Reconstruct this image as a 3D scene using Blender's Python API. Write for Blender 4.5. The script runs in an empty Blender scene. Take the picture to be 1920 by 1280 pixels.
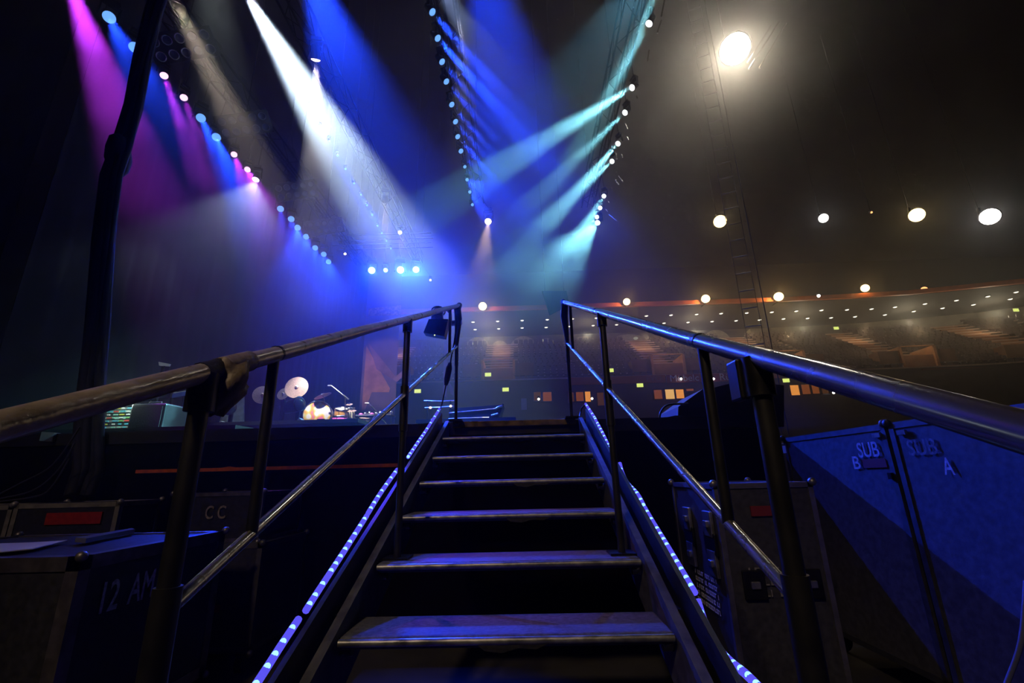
import bpy, bmesh, math, random
from mathutils import Vector, Matrix
R = random.Random(7)
scene = bpy.context.scene
COL = scene.collection

# ---------------------------------------------------------------- camera
FPX = 850.4                       # focal length in pixels of the 1920 wide frame
ZN = 0.60                         # height of the lowest step seen
RUN, RISE = 0.3396, 0.1449
CAM = Vector((0.072, -1.532, ZN + 0.447))
YAW, PITCH, ROLL = -0.02005, 0.28968, -0.0243
FWD = Vector((math.sin(YAW)*math.cos(PITCH), math.cos(YAW)*math.cos(PITCH), math.sin(PITCH)))
_r = Vector((math.cos(YAW), -math.sin(YAW), 0)); _u = _r.cross(FWD)
RGT = math.cos(ROLL)*_r + math.sin(ROLL)*_u
UPV = -math.sin(ROLL)*_r + math.cos(ROLL)*_u
cd = bpy.data.cameras.new('camera'); cam = bpy.data.objects.new('camera', cd); COL.objects.link(cam)
cd.sensor_width = 36; cd.lens = 36*FPX/1920; cd.clip_start = 0.05; cd.clip_end = 400
cam.matrix_world = Matrix(((RGT.x, UPV.x, -FWD.x, CAM.x), (RGT.y, UPV.y, -FWD.y, CAM.y), (RGT.z, UPV.z, -FWD.z, CAM.z), (0, 0, 0, 1)))
scene.camera = cam

def ray(px, py):
    return ((px-960)*RGT - (py-640)*UPV + FPX*FWD).normalized()
def at_z(px, py, z):
    d = ray(px, py); return CAM + d*((z-CAM.z)/d.z)
def at_y(px, py, y):
    d = ray(px, py); return CAM + d*((y-CAM.y)/d.y)
def at_x(px, py, x):
    d = ray(px, py); return CAM + d*((x-CAM.x)/d.x)
def at_d(px, py, dist):
    return CAM + ray(px, py)*dist

# ---------------------------------------------------------------- world, exposure
w = bpy.data.worlds.new('night'); scene.world = w; w.use_nodes = True
w.node_tree.nodes['Background'].inputs[0].default_value = (0.002, 0.003, 0.012, 1)
w.node_tree.nodes['Background'].inputs[1].default_value = 0.1
vs = scene.view_settings
scene.display_settings.display_device = 'sRGB'
vs.view_transform = 'Standard'; vs.look = 'None'; vs.gamma = 1; vs.exposure = 0; vs.use_curve_mapping = False
cy = scene.cycles
cy.max_bounces = 4; cy.diffuse_bounces = 1; cy.glossy_bounces = 2; cy.transmission_bounces = 3; cy.volume_bounces = 0
cy.transparent_max_bounces = 6
cy.use_denoising = True; cy.denoiser = 'OPENIMAGEDENOISE'
cy.sample_clamp_indirect = 3; cy.caustics_reflective = False; cy.caustics_refractive = False
cy.use_light_tree = True
cy.use_adaptive_sampling = True; cy.adaptive_threshold = 0.04; cy.adaptive_min_samples = 16

def spot(pos, target, color, power, angle, blend=0.6, radius=0.06, parent=None):
    ld = bpy.data.lights.new('beam', 'SPOT'); ld.color = color; ld.energy = power
    ld.spot_size = math.radians(angle); ld.spot_blend = blend; ld.shadow_soft_size = radius
    o = bpy.data.objects.new('beam', ld); COL.objects.link(o)
    d = (Vector(target)-Vector(pos)).normalized()
    m = d.to_track_quat('-Z', 'Y').to_matrix().to_4x4(); m.translation = Vector(pos)
    if parent is not None:
        o.parent = parent; o.matrix_basis = WM[parent.name].inverted() @ m
    else: o.matrix_world = m
    return o
def point(pos, color, power, radius=0.05, parent=None):
    ld = bpy.data.lights.new('glow', 'POINT'); ld.color = color; ld.energy = power; ld.shadow_soft_size = radius
    o = bpy.data.objects.new('glow', ld); COL.objects.link(o); o.location = pos
    if parent is not None:
        o.parent = parent; o.location = WM[parent.name].inverted() @ Vector(pos)
    return o

# ---------------------------------------------------------------- mesh helpers
class MB:
    """collects shapes in world (or local) coordinates and links them as ONE mesh object"""
    def __init__(s): s.v = []; s.f = []; s.smooth = []
    def add(s, vs, fs, smooth=False):
        n = len(s.v); s.v += [Vector(v) for v in vs]; s.f += [tuple(i+n for i in f) for f in fs]; s.smooth += [smooth]*len(fs)
        return s
    def hexa(s, p):   # 8 corners: bottom ring 0-3, top ring 4-7
        return s.add(p, [(3,2,1,0),(4,5,6,7),(0,1,5,4),(1,2,6,5),(2,3,7,6),(3,0,4,7)])
    def box(s, lo, hi, m=None):
        x0,y0,z0 = lo; x1,y1,z1 = hi
        p = [Vector(q) for q in ((x0,y0,z0),(x1,y0,z0),(x1,y1,z0),(x0,y1,z0),(x0,y0,z1),(x1,y0,z1),(x1,y1,z1),(x0,y1,z1))]
        if m is not None: p = [m @ q for q in p]
        return s.hexa(p)
    def bevbox(s, lo, hi, b, m=None):
        bm = bmesh.new(); bmesh.ops.create_cube(bm, size=1)
        lo = Vector(lo); hi = Vector(hi)
        for v in bm.verts: v.co = Vector([lo[i]+(v.co[i]+.5)*(hi[i]-lo[i]) for i in range(3)])
        bmesh.ops.bevel(bm, geom=bm.edges[:]+bm.verts[:], offset=b, segments=2, affect='EDGES', profile=.5)
        bm.verts.index_update()
        s.add([(m @ v.co if m is not None else v.co.copy()) for v in bm.verts], [[v.index for v in f.verts] for f in bm.faces]); bm.free()
        return s
    def tube(s, pts, r, n=10, caps=True, ry=None):
        pts = [Vector(p) for p in pts]; rings = []
        up = Vector((0,0,1)); prev = None
        for i, p in enumerate(pts):
            t = (pts[min(i+1,len(pts)-1)]-pts[max(i-1,0)]).normalized()
            if prev is None:
                a = t.cross(up) if abs(t.dot(up)) < .95 else t.cross(Vector((1,0,0)))
            else: a = prev - t*prev.dot(t)
            a.normalize(); b = a.cross(t); prev = a
            ri = r[i] if isinstance(r, (list, tuple)) else r
            rj = ri if ry is None else ry
            rings.append([p + a*math.cos(2*math.pi*k/n)*ri + b*math.sin(2*math.pi*k/n)*rj for k in range(n)])
        vs = [q for rg in rings for q in rg]; fs = []
        for i in range(len(pts)-1):
            for k in range(n): fs.append((i*n+k, i*n+(k+1)%n, (i+1)*n+(k+1)%n, (i+1)*n+k))
        s.add(vs, fs, True)
        if caps:
            L = len(pts)-1
            s.add(rings[0], [tuple(range(n))]); s.add(rings[L], [tuple(reversed(range(n)))])
        return s
    def lathe(s, prof, n=24, m=None, smooth=True):   # prof: (r,z) list
        vs = []; fs = []
        for (r, z) in prof:
            for k in range(n):
                q = Vector((r*math.cos(2*math.pi*k/n), r*math.sin(2*math.pi*k/n), z)); vs.append(m @ q if m is not None else q)
        for i in range(len(prof)-1):
            for k in range(n): fs.append((i*n+k, i*n+(k+1)%n, (i+1)*n+(k+1)%n, (i+1)*n+k))
        return s.add(vs, fs, smooth)
    def prism(s, poly, ext):      # poly: world points (planar), ext: vector
        n = len(poly); e = Vector(ext); p = [Vector(q) for q in poly]
        vs = p + [q+e for q in p]
        fs = [tuple(reversed(range(n))), tuple(range(n, 2*n))] + [(i, (i+1)%n, n+(i+1)%n, n+i) for i in range(n)]
        return s.add(vs, fs)
    def sphere(s, c, r, n=10, sq=(1,1,1)):
        prof = [(max(1e-4, math.sin(math.pi*i/n)), -math.cos(math.pi*i/n)) for i in range(n+1)]
        m = Matrix.Translation(Vector(c)) @ Matrix.Diagonal((r*sq[0], r*sq[1], r*sq[2], 1))
        return s.lathe(prof, n*2, m)
    def build(s, name, mat, parent=None, local=False):
        me = bpy.data.meshes.new(name)
        off = Vector((0,0,0))
        inv = None
        if parent is not None and not local: inv = WM[parent.name].inverted()
        vs = [(inv @ v) if inv is not None else v for v in s.v]
        me.from_pydata([tuple(v) for v in vs], [], s.f); me.update()
        for p, sm in zip(me.polygons, s.smooth): p.use_smooth = sm
        bm = bmesh.new(); bm.from_mesh(me); bmesh.ops.recalc_face_normals(bm, faces=bm.faces[:]); bm.to_mesh(me); bm.free()
        me.materials.append(mat)
        o = bpy.data.objects.new(name, me); COL.objects.link(o)
        WM[o.name] = Matrix()
        if parent is not None:
            o.parent = parent; WM[o.name] = WM[parent.name].copy()
        return o
WM = {}     # world matrix of every object made here (no depsgraph update needed)

def tag(o, label=None, cat=None, group=None, kind=None):
    if label: o['label'] = label
    if cat: o['category'] = cat
    if group: o['group'] = group
    if kind: o['kind'] = kind
    return o
def thing(name, loc, label, cat, rz=0.0, group=None):
    o = bpy.data.objects.new(name, None); COL.objects.link(o); o.empty_display_size = .1
    o.location = loc; o.rotation_euler = (0, 0, rz)
    WM[o.name] = Matrix.Translation(Vector(loc)) @ Matrix.Rotation(rz, 4, 'Z')
    return tag(o, label, cat, group)
def struct(name, mb, mat):
    return tag(mb.build(name, mat), kind='structure')
def child(src, parent, mat=None, basis=None):       # a copy of a part under another thing
    c = src.copy(); COL.objects.link(c); c.parent = parent
    if basis is not None: c.matrix_basis = basis
    if mat is not None:
        c.material_slots[0].link = 'OBJECT'; c.material_slots[0].material = mat
    WM[c.name] = WM[parent.name] @ (basis if basis is not None else Matrix())
    return c
def text(name, body, mat, parent, m, size, ext=0.001, squeeze=1.0, world=True, offset=0.0):
    cu = bpy.data.curves.new(name, 'FONT'); cu.body = body; cu.size = size; cu.extrude = ext; cu.align_x = 'CENTER'; cu.align_y = 'CENTER'; cu.offset = offset
    t = bpy.data.objects.new('tmp_text', cu); COL.objects.link(t)
    me = bpy.data.meshes.new_from_object(t.evaluated_get(bpy.context.evaluated_depsgraph_get()))
    bpy.data.objects.remove(t); bpy.data.curves.remove(cu)
    me.name = name; me.materials.clear(); me.materials.append(mat)
    mm = m @ Matrix.Diagonal((squeeze, 1, 1, 1))
    if world and parent is not None: mm = WM[parent.name].inverted() @ mm
    me.transform(mm)
    o = bpy.data.objects.new(name, me); COL.objects.link(o); o.parent = parent
    return o
def frame(o, xdir, ydir):   # matrix with given axes, z = x cross y
    x = Vector(xdir).normalized(); y = Vector(ydir).normalized(); z = x.cross(y).normalized(); y = z.cross(x)
    return Matrix(((x.x,y.x,z.x,o[0]),(x.y,y.y,z.y,o[1]),(x.z,y.z,z.z,o[2]),(0,0,0,1)))

# ---------------------------------------------------------------- materials
MATS = {}
def mat(name, col, rough=.5, metal=0.0, noise=0.0, scale=8.0, bump=0.0, spec=.5):
    if name in MATS: return MATS[name]
    m = bpy.data.materials.new(name); m.use_nodes = True; nt = m.node_tree; b = nt.nodes['Principled BSDF']
    b.inputs['Base Color'].default_value = (*col, 1); b.inputs['Roughness'].default_value = rough; b.inputs['Metallic'].default_value = metal
    b.inputs['Specular IOR Level'].default_value = spec
    if noise or bump:
        tc = nt.nodes.new('ShaderNodeTexCoord'); nz = nt.nodes.new('ShaderNodeTexNoise'); nz.inputs['Scale'].default_value = scale; nz.inputs['Detail'].default_value = 5
        nt.links.new(tc.outputs['Object'], nz.inputs['Vector'])
        if noise:
            cr = nt.nodes.new('ShaderNodeValToRGB'); cr.color_ramp.elements[0].position = .35; cr.color_ramp.elements[1].position = .7
            cr.color_ramp.elements[0].color = (*[c*(1-noise) for c in col], 1); cr.color_ramp.elements[1].color = (*[min(1, c*(1+noise)) for c in col], 1)
            nt.links.new(nz.outputs['Fac'], cr.inputs['Fac']); nt.links.new(cr.outputs['Color'], b.inputs['Base Color'])
            mr = nt.nodes.new('ShaderNodeMapRange'); mr.inputs['To Min'].default_value = max(.03, rough-.12); mr.inputs['To Max'].default_value = min(1, rough+.15)
            nt.links.new(nz.outputs['Fac'], mr.inputs['Value']); nt.links.new(mr.outputs['Result'], b.inputs['Roughness'])
        if bump:
            bp = nt.nodes.new('ShaderNodeBump'); bp.inputs['Strength'].default_value = bump; bp.inputs['Distance'].default_value = .01
            nt.links.new(nz.outputs['Fac'], bp.inputs['Height']); nt.links.new(bp.outputs['Normal'], b.inputs['Normal'])
    MATS[name] = m; return m
def emit(name, col, strength, sample=False):
    if name in MATS: return MATS[name]
    m = bpy.data.materials.new(name); m.use_nodes = True; nt = m.node_tree; nt.nodes.clear()
    o = nt.nodes.new('ShaderNodeOutputMaterial'); e = nt.nodes.new('ShaderNodeEmission')
    e.inputs[0].default_value = (*col, 1); e.inputs[1].default_value = strength; nt.links.new(e.outputs[0], o.inputs[0])
    m.cycles.emission_sampling = 'AUTO' if sample else 'NONE'
    MATS[name] = m; return m
def haze(name, dens, g, col=(1,1,1)):
    m = bpy.data.materials.new(name); m.use_nodes = True; nt = m.node_tree; nt.nodes.clear()
    o = nt.nodes.new('ShaderNodeOutputMaterial'); v = nt.nodes.new('ShaderNodeVolumeScatter')
    v.inputs['Density'].default_value = dens; v.inputs['Anisotropy'].default_value = g; v.inputs['Color'].default_value = (*col, 1)
    nt.links.new(v.outputs[0], o.inputs['Volume']); return m
black = mat('black_paint', (.012,.012,.014), .45, 0, .3, 20)
blackm = mat('black_metal', (.02,.02,.022), .38, .6, .3, 30)
steel = mat('rail_steel', (.30,.29,.29), .24, .85, .08, 9)
alu = mat('aluminium', (.42,.42,.43), .36, .9, .2, 25)
trussm = mat('truss_aluminium', (.25,.25,.26), .3, .9, .15, 20)
duct = mat('black_cloth_tape', (.015,.014,.013), .6, 0, .4, 60, .3)
tan = mat('tan_tape', (.22,.17,.12), .5, 0, .35, 30, .5)
darkcloth = mat('black_drape', (.0015,.0015,.002), 1, 0, .3, 4, .2, spec=.1)
concrete = mat('dark_concrete', (.045,.042,.04), .8, 0, .3, 3)
seatm = mat('seat_plastic', (.10,.075,.07), .5, 0, .2, 6)
white = mat('white_paint', (.75,.75,.75), .6)
panelm = mat('case_laminate', (.035,.035,.04), .42, 0, .25, 40, .12)
bluepan = mat('blue_laminate', (.10,.10,.13), .5, 0, .25, 30, .15)
redtape = mat('red_tape', (.45,.02,.01), .5, 0, .2, 30)
rubber = mat('rubber', (.01,.01,.01), .8)
grip = mat('tread_grip', (.10,.10,.105), .65, 0, .4, 60, .35)

# ---------------------------------------------------------------- stage lamps (with their own light)
H = 9.0
BLUE, PINK, WHITE, CYAN, ORANGE = (.01,.05,1.0), (.55,.04,1.0), (.62,.80,1.0), (.22,.72,.85), (1.0,.62,.32)
lens_blue = emit('lens_blue', (.16,.42,1.0), 1.3); lens_pink = emit('lens_pink', (1.0,.55,.9), 2.0)
lens_white = emit('lens_white', (.9,.97,1.0), 4.0); lens_dim = emit('lens_dim_blue', (.08,.25,1.0), .9); lens_orange = emit('lens_orange', (1.0,.78,.5), 5.0)
# prototype meshes, local: pivot of the head at the origin, lens towards -Z
def head_protos():
    h = MB().lathe([(.001,.22),(.10,.21),(.13,.15),(.135,.0),(.15,-.05),(.16,-.20),(.165,-.24),(.15,-.245),(.13,-.235)], 20)
    head = h.build('head', blackm)
    l = MB().lathe([(.148,-.236),(.13,-.262),(.09,-.282),(.045,-.291),(.001,-.293)], 20).build('lens', lens_blue)
    y = MB().box((-.225,-.05,-.10),(-.19,.05,.34)).box((.19,-.05,-.10),(.225,.05,.34)).box((-.225,-.06,.34),(.225,.06,.38)).build('yoke', blackm)
    b = MB().bevbox((-.17,-.13,.38),(.17,.13,.50), .015).tube([(-.1,0,.5),(-.1,0,.58)], .03).tube([(.1,0,.5),(.1,0,.58)], .03).build('base', blackm)
    return head, l, y, b
P_HEAD, P_LENS, P_YOKE, P_BASE = head_protos()
FIRST = [True]
def moving_head(lens_at, target, label, group, lens, color, power, angle, s=.8, blend=.6, name='moving_head_light', cat='stage light', halo=0, flip=False):
    lens_at = Vector(lens_at); d = (Vector(target)-lens_at).normalized()
    piv = lens_at - d*(.29*s)
    root = bpy.data.objects.new(name, None); COL.objects.link(root); root.location = piv; tag(root, label, cat, group)
    WM[root.name] = Matrix.Translation(piv)
    x = d.cross(Vector((0,0,1)));  x = x.normalized() if x.length > 1e-3 else Vector((1,0,0))
    hz = -d; hy = hz.cross(x)
    hm = Matrix(((x.x,hy.x,hz.x,0),(x.y,hy.y,hz.y,0),(x.z,hy.z,hz.z,0),(0,0,0,1)))
    yz = Vector((0,0,-1 if flip else 1)); yy = yz.cross(x)
    ym = Matrix(((x.x,yy.x,yz.x,0),(x.y,yy.y,yz.y,0),(x.z,yy.z,yz.z,0),(0,0,0,1)))
    S = Matrix.Diagonal((s,s,s,1))
    if FIRST[0]:
        hd, ln, yk, bs = P_HEAD, P_LENS, P_YOKE, P_BASE; FIRST[0] = False
        for o in (hd, yk, bs): o.parent = root
        ln.parent = hd
        ln.material_slots[0].link = 'OBJECT'; ln.material_slots[0].material = lens
        hd.matrix_basis = hm @ S; yk.matrix_basis = ym @ S; bs.matrix_basis = ym @ S
    else:
        hd = child(P_HEAD, root, None, hm @ S); child(P_LENS, hd, lens, Matrix()); child(P_YOKE, root, None, ym @ S); child(P_BASE, root, None, ym @ S)
    topz = piv.z + .56*s
    if not flip and name == 'moving_head_light':      # pipe up to the truss that carries the lamp
        tx = min((-7.05,-4.45,-1.3,2.65), key=lambda q: abs(q-piv.x))
        end = Vector((piv.x, 14.72, H+1.15)) if 14.2 < piv.y < 15.4 and -7 < piv.x < -3.5 else Vector((tx, piv.y, H+1.41))
        MB().tube([Vector((piv.x,piv.y,topz)), end], .018*s, 8).build('drop_pipe', blackm, root)
    def put(o, pos):
        o.parent = root; m = d.to_track_quat('-Z', 'Y').to_matrix().to_4x4(); m.translation = pos - piv; o.matrix_basis = m
    if power:
        ld = bpy.data.lights.new('beam', 'SPOT'); ld.color = color; ld.energy = power*EK; ld.spot_size = math.radians(angle); ld.spot_blend = blend; ld.shadow_soft_size = .05
        lo = bpy.data.objects.new('beam', ld); COL.objects.link(lo); put(lo, lens_at + d*.04)
    if halo:
        ld = bpy.data.lights.new('glow', 'POINT'); ld.color = color; ld.energy = halo*EK; ld.shadow_soft_size = .04
        lo = bpy.data.objects.new('glow', ld); COL.objects.link(lo); put(lo, lens_at + d*.06)
    return root
EK = 0.05
ORD = ['first','second','third','fourth','fifth','sixth','seventh','eighth','ninth','tenth','eleventh','twelfth','thirteenth','fourteenth','fifteenth','sixteenth','seventeenth','eighteenth','nineteenth','twentieth','twenty-first','twenty-second','twenty-third']
# --- left row of lamps, beside the blue cloth: (px, py, kind, end px, end py, end distance, power, angle)
G1 = 'lamps along the far left truss'
T1 = [(205,33,'b',275,175,8.0,12500,9),(253,90,'b',320,240,8.0,7500,9),(308,143,'p',425,470,8.5,45000,9),(345,184,'p',430,420,9.0,17500,9),
      (377,222,'b',455,380,9.0,30000,9),(406,258,'b',470,420,9.0,30000,9),(439,290,'p',480,400,10.0,30000,9),(464,318,'p',500,400,10.0,30000,9),
      (526,392,'b',545,540,10.0,5250,10),(546,411,'b',560,540,10.0,6125,11),(558,427,'b',565,560,10.0,15749,14),(574,444,'b',590,570,10.5,10500,12),
      (591,465,'b',610,580,11.0,10500,12),(607,477,'b',625,590,11.0,10500,12),(616,491,'b',640,590,11.5,10500,12)]
nb = npk = 0
for (x, y, k, ex, ey, ed, pw, an) in T1:
    if k == 'b': lab = '%s blue lamp from the front of the far left truss' % ORD[nb]; nb += 1
    else: lab = '%s pink lamp from the front of the far left truss' % ORD[npk]; npk += 1
    moving_head(at_z(x, y, H), at_d(ex, ey, ed), lab, G1, lens_blue if k == 'b' else lens_pink, BLUE if k == 'b' else PINK, pw*(9 if k == 'b' else 2.6), an, s=.66 if k == 'b' else .5)
moving_head(at_z(120,-60,H), at_d(300,430,8.0), 'pink lamp of the far left truss above the picture edge', G1, lens_pink, PINK, 330000, 14)
moving_head(at_z(479,338,H), at_d(420,530,12.8), 'white lamp with a broad pale cone on the far left truss', G1, lens_white, (.50,.66,.82), 14500, 70, s=.6, blend=.35)
# --- second row
G2 = 'lamps along the second truss'
moving_head(at_z(452,-28,H), at_d(678,350,10.5), 'white lamp with a wide bright shaft on the second truss', G2, lens_white, (.62,.82,1.0), 1300000, 24, blend=.75)
moving_head(at_z(560,-110,H), at_d(720,330,8.5), 'blue lamp on the second truss above the picture edge', G2, lens_blue, BLUE, 260000, 40, blend=.9)
moving_head(at_z(592,115,H), at_y(612,775,9.8), 'pinkish white lamp alone between the second and third trusses', G2, emit('lens_rose',(1,.75,.75),4), (1,.96,.92), 105000, 24, s=.6, blend=.5)
T2 = [(581,195),(601,236),(618,265),(633,292),(648,317),(664,344),(677,365),(688,385),(698,403),(708,423),(716,437),(725,452),(733,466)]
for i, (x, y) in enumerate(T2):
    moving_head(at_z(x, y, H), at_d(x+75, y+150, 10.5), '%s small blue lamp from the front of the second truss' % ORD[i], G2, lens_dim if i < 1 else lens_blue, BLUE, 80000, 9, s=.22)
moving_head(at_z(722,378,H), at_y(722,690,21.5), 'orange white lamp with a narrow cone beside the blue row', 'warm profile lamps over the stage', lens_orange, (1,.7,.5), 60000, 20, s=.6, halo=60)
moving_head(at_z(750,436,H), at_d(765,540,12), 'small warm lamp at the far end of the second truss', 'warm profile lamps over the stage', lens_orange, (1,.7,.5), 7000, 16, s=.45)
moving_head(at_z(915,416,H), at_d(898,560,11.5), 'orange lamp shining straight down at the far end of the third truss', 'warm profile lamps over the stage', lens_orange, (1,.68,.42), 36000, 18, s=.75, halo=80)
moving_head(at_z(647,476,H), at_d(650,560,13), 'tiny white lamp left of the blue cross row', 'warm profile lamps over the stage', lens_orange, (1,.8,.7), 0, 16, s=.3)
moving_head(at_z(807,525,H), at_d(810,600,13), 'tiny white lamp right of the blue cross row', 'warm profile lamps over the stage', lens_orange, (1,.8,.7), 0, 16, s=.3)
# --- cross row facing the steps
for i, (x, s) in enumerate(((697,.95),(723,.6),(751,1.0),(780,.9))):
    moving_head(at_z(x, 507-i*.5, H), (at_d(x+10, 760, 5) if i < 2 else Vector((.55,.6,.8))), '%s blue lamp from the left in the bright cross row' % ORD[i], 'blue lamps of the cross row facing the steps', emit('lens_bright_blue',(.35,.6,1.0),4), BLUE, (40000 if s > .7 else 6000) if i < 2 else 150000, 40 if i < 2 else 18, s=s, halo=1500 if s > .7 else 300)
# --- third row: blue, aimed out to the right
G3 = 'blue lamps along the third truss'
T3 = [(812,24),(822,73),(830,117),(838,154),(848,197),(855,229),(859,257),(865,284),(872,313),(876,337),(881,360),(886,384)]
pw3 = [30000,60000,15000,18000,18000,16000,30000,12000,7000,5000,4000,3000]
for i, (x, y) in enumerate(T3):
    f = 1-i*.06
    aim3 = at_d(x+175*f, y+205*f, 8.3+i*.3) if i not in (9, 10) else (Vector((1.88,.7,.75)) if i == 9 else Vector((1.0,1.1,.75)))
    moving_head(at_z(x, y, H), aim3, '%s blue lamp from the front of the third truss' % ORD[i], G3, lens_blue, BLUE, (pw3[i]*18 if i not in (9, 10) else (80000, 160000)[i-9]), (9 if i < 2 else 7.5) if i not in (9, 10) else (15, 6)[i-9], s=(.45 if i < 8 else .32))
moving_head(at_z(800,-60,H), at_d(1000,240,6.5), 'whitish lamp of the third truss above the picture edge', G3, lens_white, (.3,.42,.8), 45000, 14)
moving_head(at_z(870,-190,H), at_d(960,170,11.5), 'broad blue lamp of the third truss above the picture edge', G3, lens_blue, BLUE, 330000, 36, blend=.9)
# --- fourth row: pale cyan, aimed in to the left
G4 = 'cyan lamps along the fourth truss'
T4 = [(1216,46,1010,400,8.0,42000,8),(1184,165,880,350,8.5,98000,11),(1171,212,900,470,8.5,42000,9),(1158,270,940,520,9.0,84000,10),(1147,303,950,480,9.0,42000,10),
      (1132,368,1000,560,9.5,28000,9),(1125,390,1000,530,9.5,28000,9),(1119,407,1010,520,10,28000,9)]
for i, (x, y, ex, ey, ed, pw, an) in enumerate(T4):
    moving_head(at_z(x, y, H), at_d(ex, ey, ed-.4), '%s cyan white lamp from the front of the fourth truss' % ORD[i], G4, lens_white, CYAN, pw*(8-.25*i), an*.75, s=.45, blend=.4)
moving_head(at_z(1234,-20,H), at_d(1120,230,8.5), 'cyan lamp of the fourth truss above the picture edge', G4, lens_white, CYAN, 150000, 10, s=.55)
moving_head(at_z(1290,-150,H), at_d(960,330,7.0), 'dim cyan lamp of the fourth truss high above the picture', G4, lens_white, (.1,.4,.6), 60000, 22, s=.55)
moving_head(at_z(1120,418,H), at_d(968,585,11.0), 'brightest cyan lamp with a broad shaft at the far end of the fourth truss', G4, lens_white, (.22,.72,.85), 120000, 32, s=.6, blend=.6, halo=120)

# ---------------------------------------------------------------- haze
def hbox(name, lo, hi, m, label):
    o = MB().box(lo, hi).build(name, m); tag(o, label, 'haze', kind='stuff'); return o
LAY = ((1.6, .0025, 'thin low'), (4.6, .007, 'middle'), (6.0, .012, 'dense upper'), (7.4, .019, 'densest top'))
for i, (z, dn, nm) in enumerate(LAY):
    hbox('stage_haze', (-13.8+.01*i,1.2+.01*i,z), (6-.01*i,20-.01*i,15-.01*i), haze('stage_haze_%d' % i, dn, .25), '%s layer of theatrical haze over the stage' % nm)
hbox('arena_haze', (-44,-9,.03), (73,58,29.5), haze('arena_haze', .0035, .88), 'thin haze filling the whole arena')

# ---------------------------------------------------------------- the hall
struct('floor', MB().box((-45,-10,-.2),(75,60,0)), concrete)
struct('ceiling', MB().box((-45,-10,30),(75,60,30.3)), mat('roof_black', (.01,.01,.011), .9))
struct('wall_left', MB().box((-45.3,-10,0),(-45,60,30)), darkcloth)
struct('wall_right', MB().box((75,-10,0),(75.3,60,30)), darkcloth)
struct('wall_back', MB().box((-45,60,0),(75,60.3,30)), mat('hall_end_wall', (.012,.011,.010), .85, 0, .3, 1.5))
struct('wall_front', MB().box((-45,-10.3,0),(75,-10,30)), darkcloth)
YF = 44.0
zf = at_y(960, 579, YF).z
fas = [(820,584),(900,582),(960,579.5),(1060,576.5),(1180,573),(1320,568),(1460,563),(1600,556),(1700,550),(1800,540),(1919,528)]
P = []
for (x, y) in fas:
    p = at_z(x, y, zf); P.append(Vector((p.x, p.y, 0)))
P = [Vector((-43, YF, 0)), Vector((-20, YF, 0))] + P + [Vector((58, 37, 0)), Vector((68, 30, 0)), Vector((73, 20, 0))]
for i in range(2, 8): P[i].y = YF
def offset(t):      # plan line moved inward (towards the stage) by t
    out = []
    for i, p in enumerate(P):
        d = (P[min(i+1,len(P)-1)]-P[max(i-1,0)]).normalized(); n = Vector((d.y, -d.x, 0)); out.append(p + n*t)
    return out
def strip(t0, t1, z0, z1, mb=None):
    mb = mb or MB(); A = offset(t0); B = offset(t1)
    for i in range(len(P)-1):
        mb.hexa([A[i]+Vector((0,0,z0)), A[i+1]+Vector((0,0,z0)), B[i+1]+Vector((0,0,z0)), B[i]+Vector((0,0,z0)),
                 A[i]+Vector((0,0,z1)), A[i+1]+Vector((0,0,z1)), B[i+1]+Vector((0,0,z1)), B[i]+Vector((0,0,z1))])
    return mb
tag(strip(0, .35, zf-.22, zf+.22).build('trim_1', mat('orange_band', (.55,.13,.02), .5, 0, .15, 2)), kind='structure')
struct('ceiling_soffit', strip(-9, -.01, zf-.25, zf+.3), mat('soffit', (.05,.045,.04), .8, 0, .2, 1))
# seating
ztop = at_y(960, 649, YF+4).z; zbot = at_y(960, 714, YF-6).z
NR = 15
def tier_row(i):
    a = i/(NR-1); return 4-10*a, ztop+(zbot-ztop)*a      # depth behind the band (+ = behind), height
stp = MB()
for i in range(NR):
    t, z = tier_row(i); strip(-t, -t+.72, z-1.6, z, stp)
struct('floor_tier', stp, concrete)
edg = MB()
for i in range(NR):
    t, z = tier_row(i); strip(-t+.72, -t+.78, z-.10, z+.02, edg)
struct('trim_2', edg, mat('step_edge_highlight', (.5,.40,.34), .7, 0, .2, 1))  # pale strips painted on as the lit front edges of the rows
struct('wall_concourse', strip(-9.2, -9, ztop-1, zf+.3), mat('concourse_wall2', (.12,.10,.075), .85, 0, .3, 1.5))
struct('floor_concourse', strip(-9, -4, ztop-.3, ztop), concrete)
# seats: 300 singles nearest the middle of the picture, the others as one mass
def seat_shape(mb, m):
    mb.box((-.21,-.05,.38),(.21,.34,.44), m); mb.box((-.21,.30,.44),(.21,.36,.74), m); mb.box((-.2,.1,0),(.2,.16,.38), m)
sm0 = MB(); seat_shape(sm0, Matrix())
cand = []
for i in range(NR):
    t, z = tier_row(i); L = offset(-t+.36)
    for k in range(len(L)-1):
        a, b = L[k], L[k+1]; n = int((b-a).length/.56); jt = R.random()*.5; d = (b-a).normalized(); nn = Vector((-d.y, d.x, 0))
        for j in range(n):
            p = a + d*(j+.25+jt)*.56
            if p.x < -16 or p.x > 62: continue
            m = Matrix(((d.x,nn.x,0,p.x),(d.y,nn.y,0,p.y),(0,0,1,z),(0,0,0,1)))
            cand.append((p, m))
AISLES = [(-2.0,1.5),(13.0,1.5),(23.5,1.5),(34.5,1.5),(45.0,1.7),(-13,1.5)]
cand = [c for c in cand if not any(abs(c[0].x-ax) < aw for ax, aw in AISLES)]
def near(c):
    q = c[0]; return min(abs(q.x-5), abs(q.x-18)+1.0)
cand.sort(key=near)
seat0 = sm0.build('arena_seat', seatm)
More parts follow.
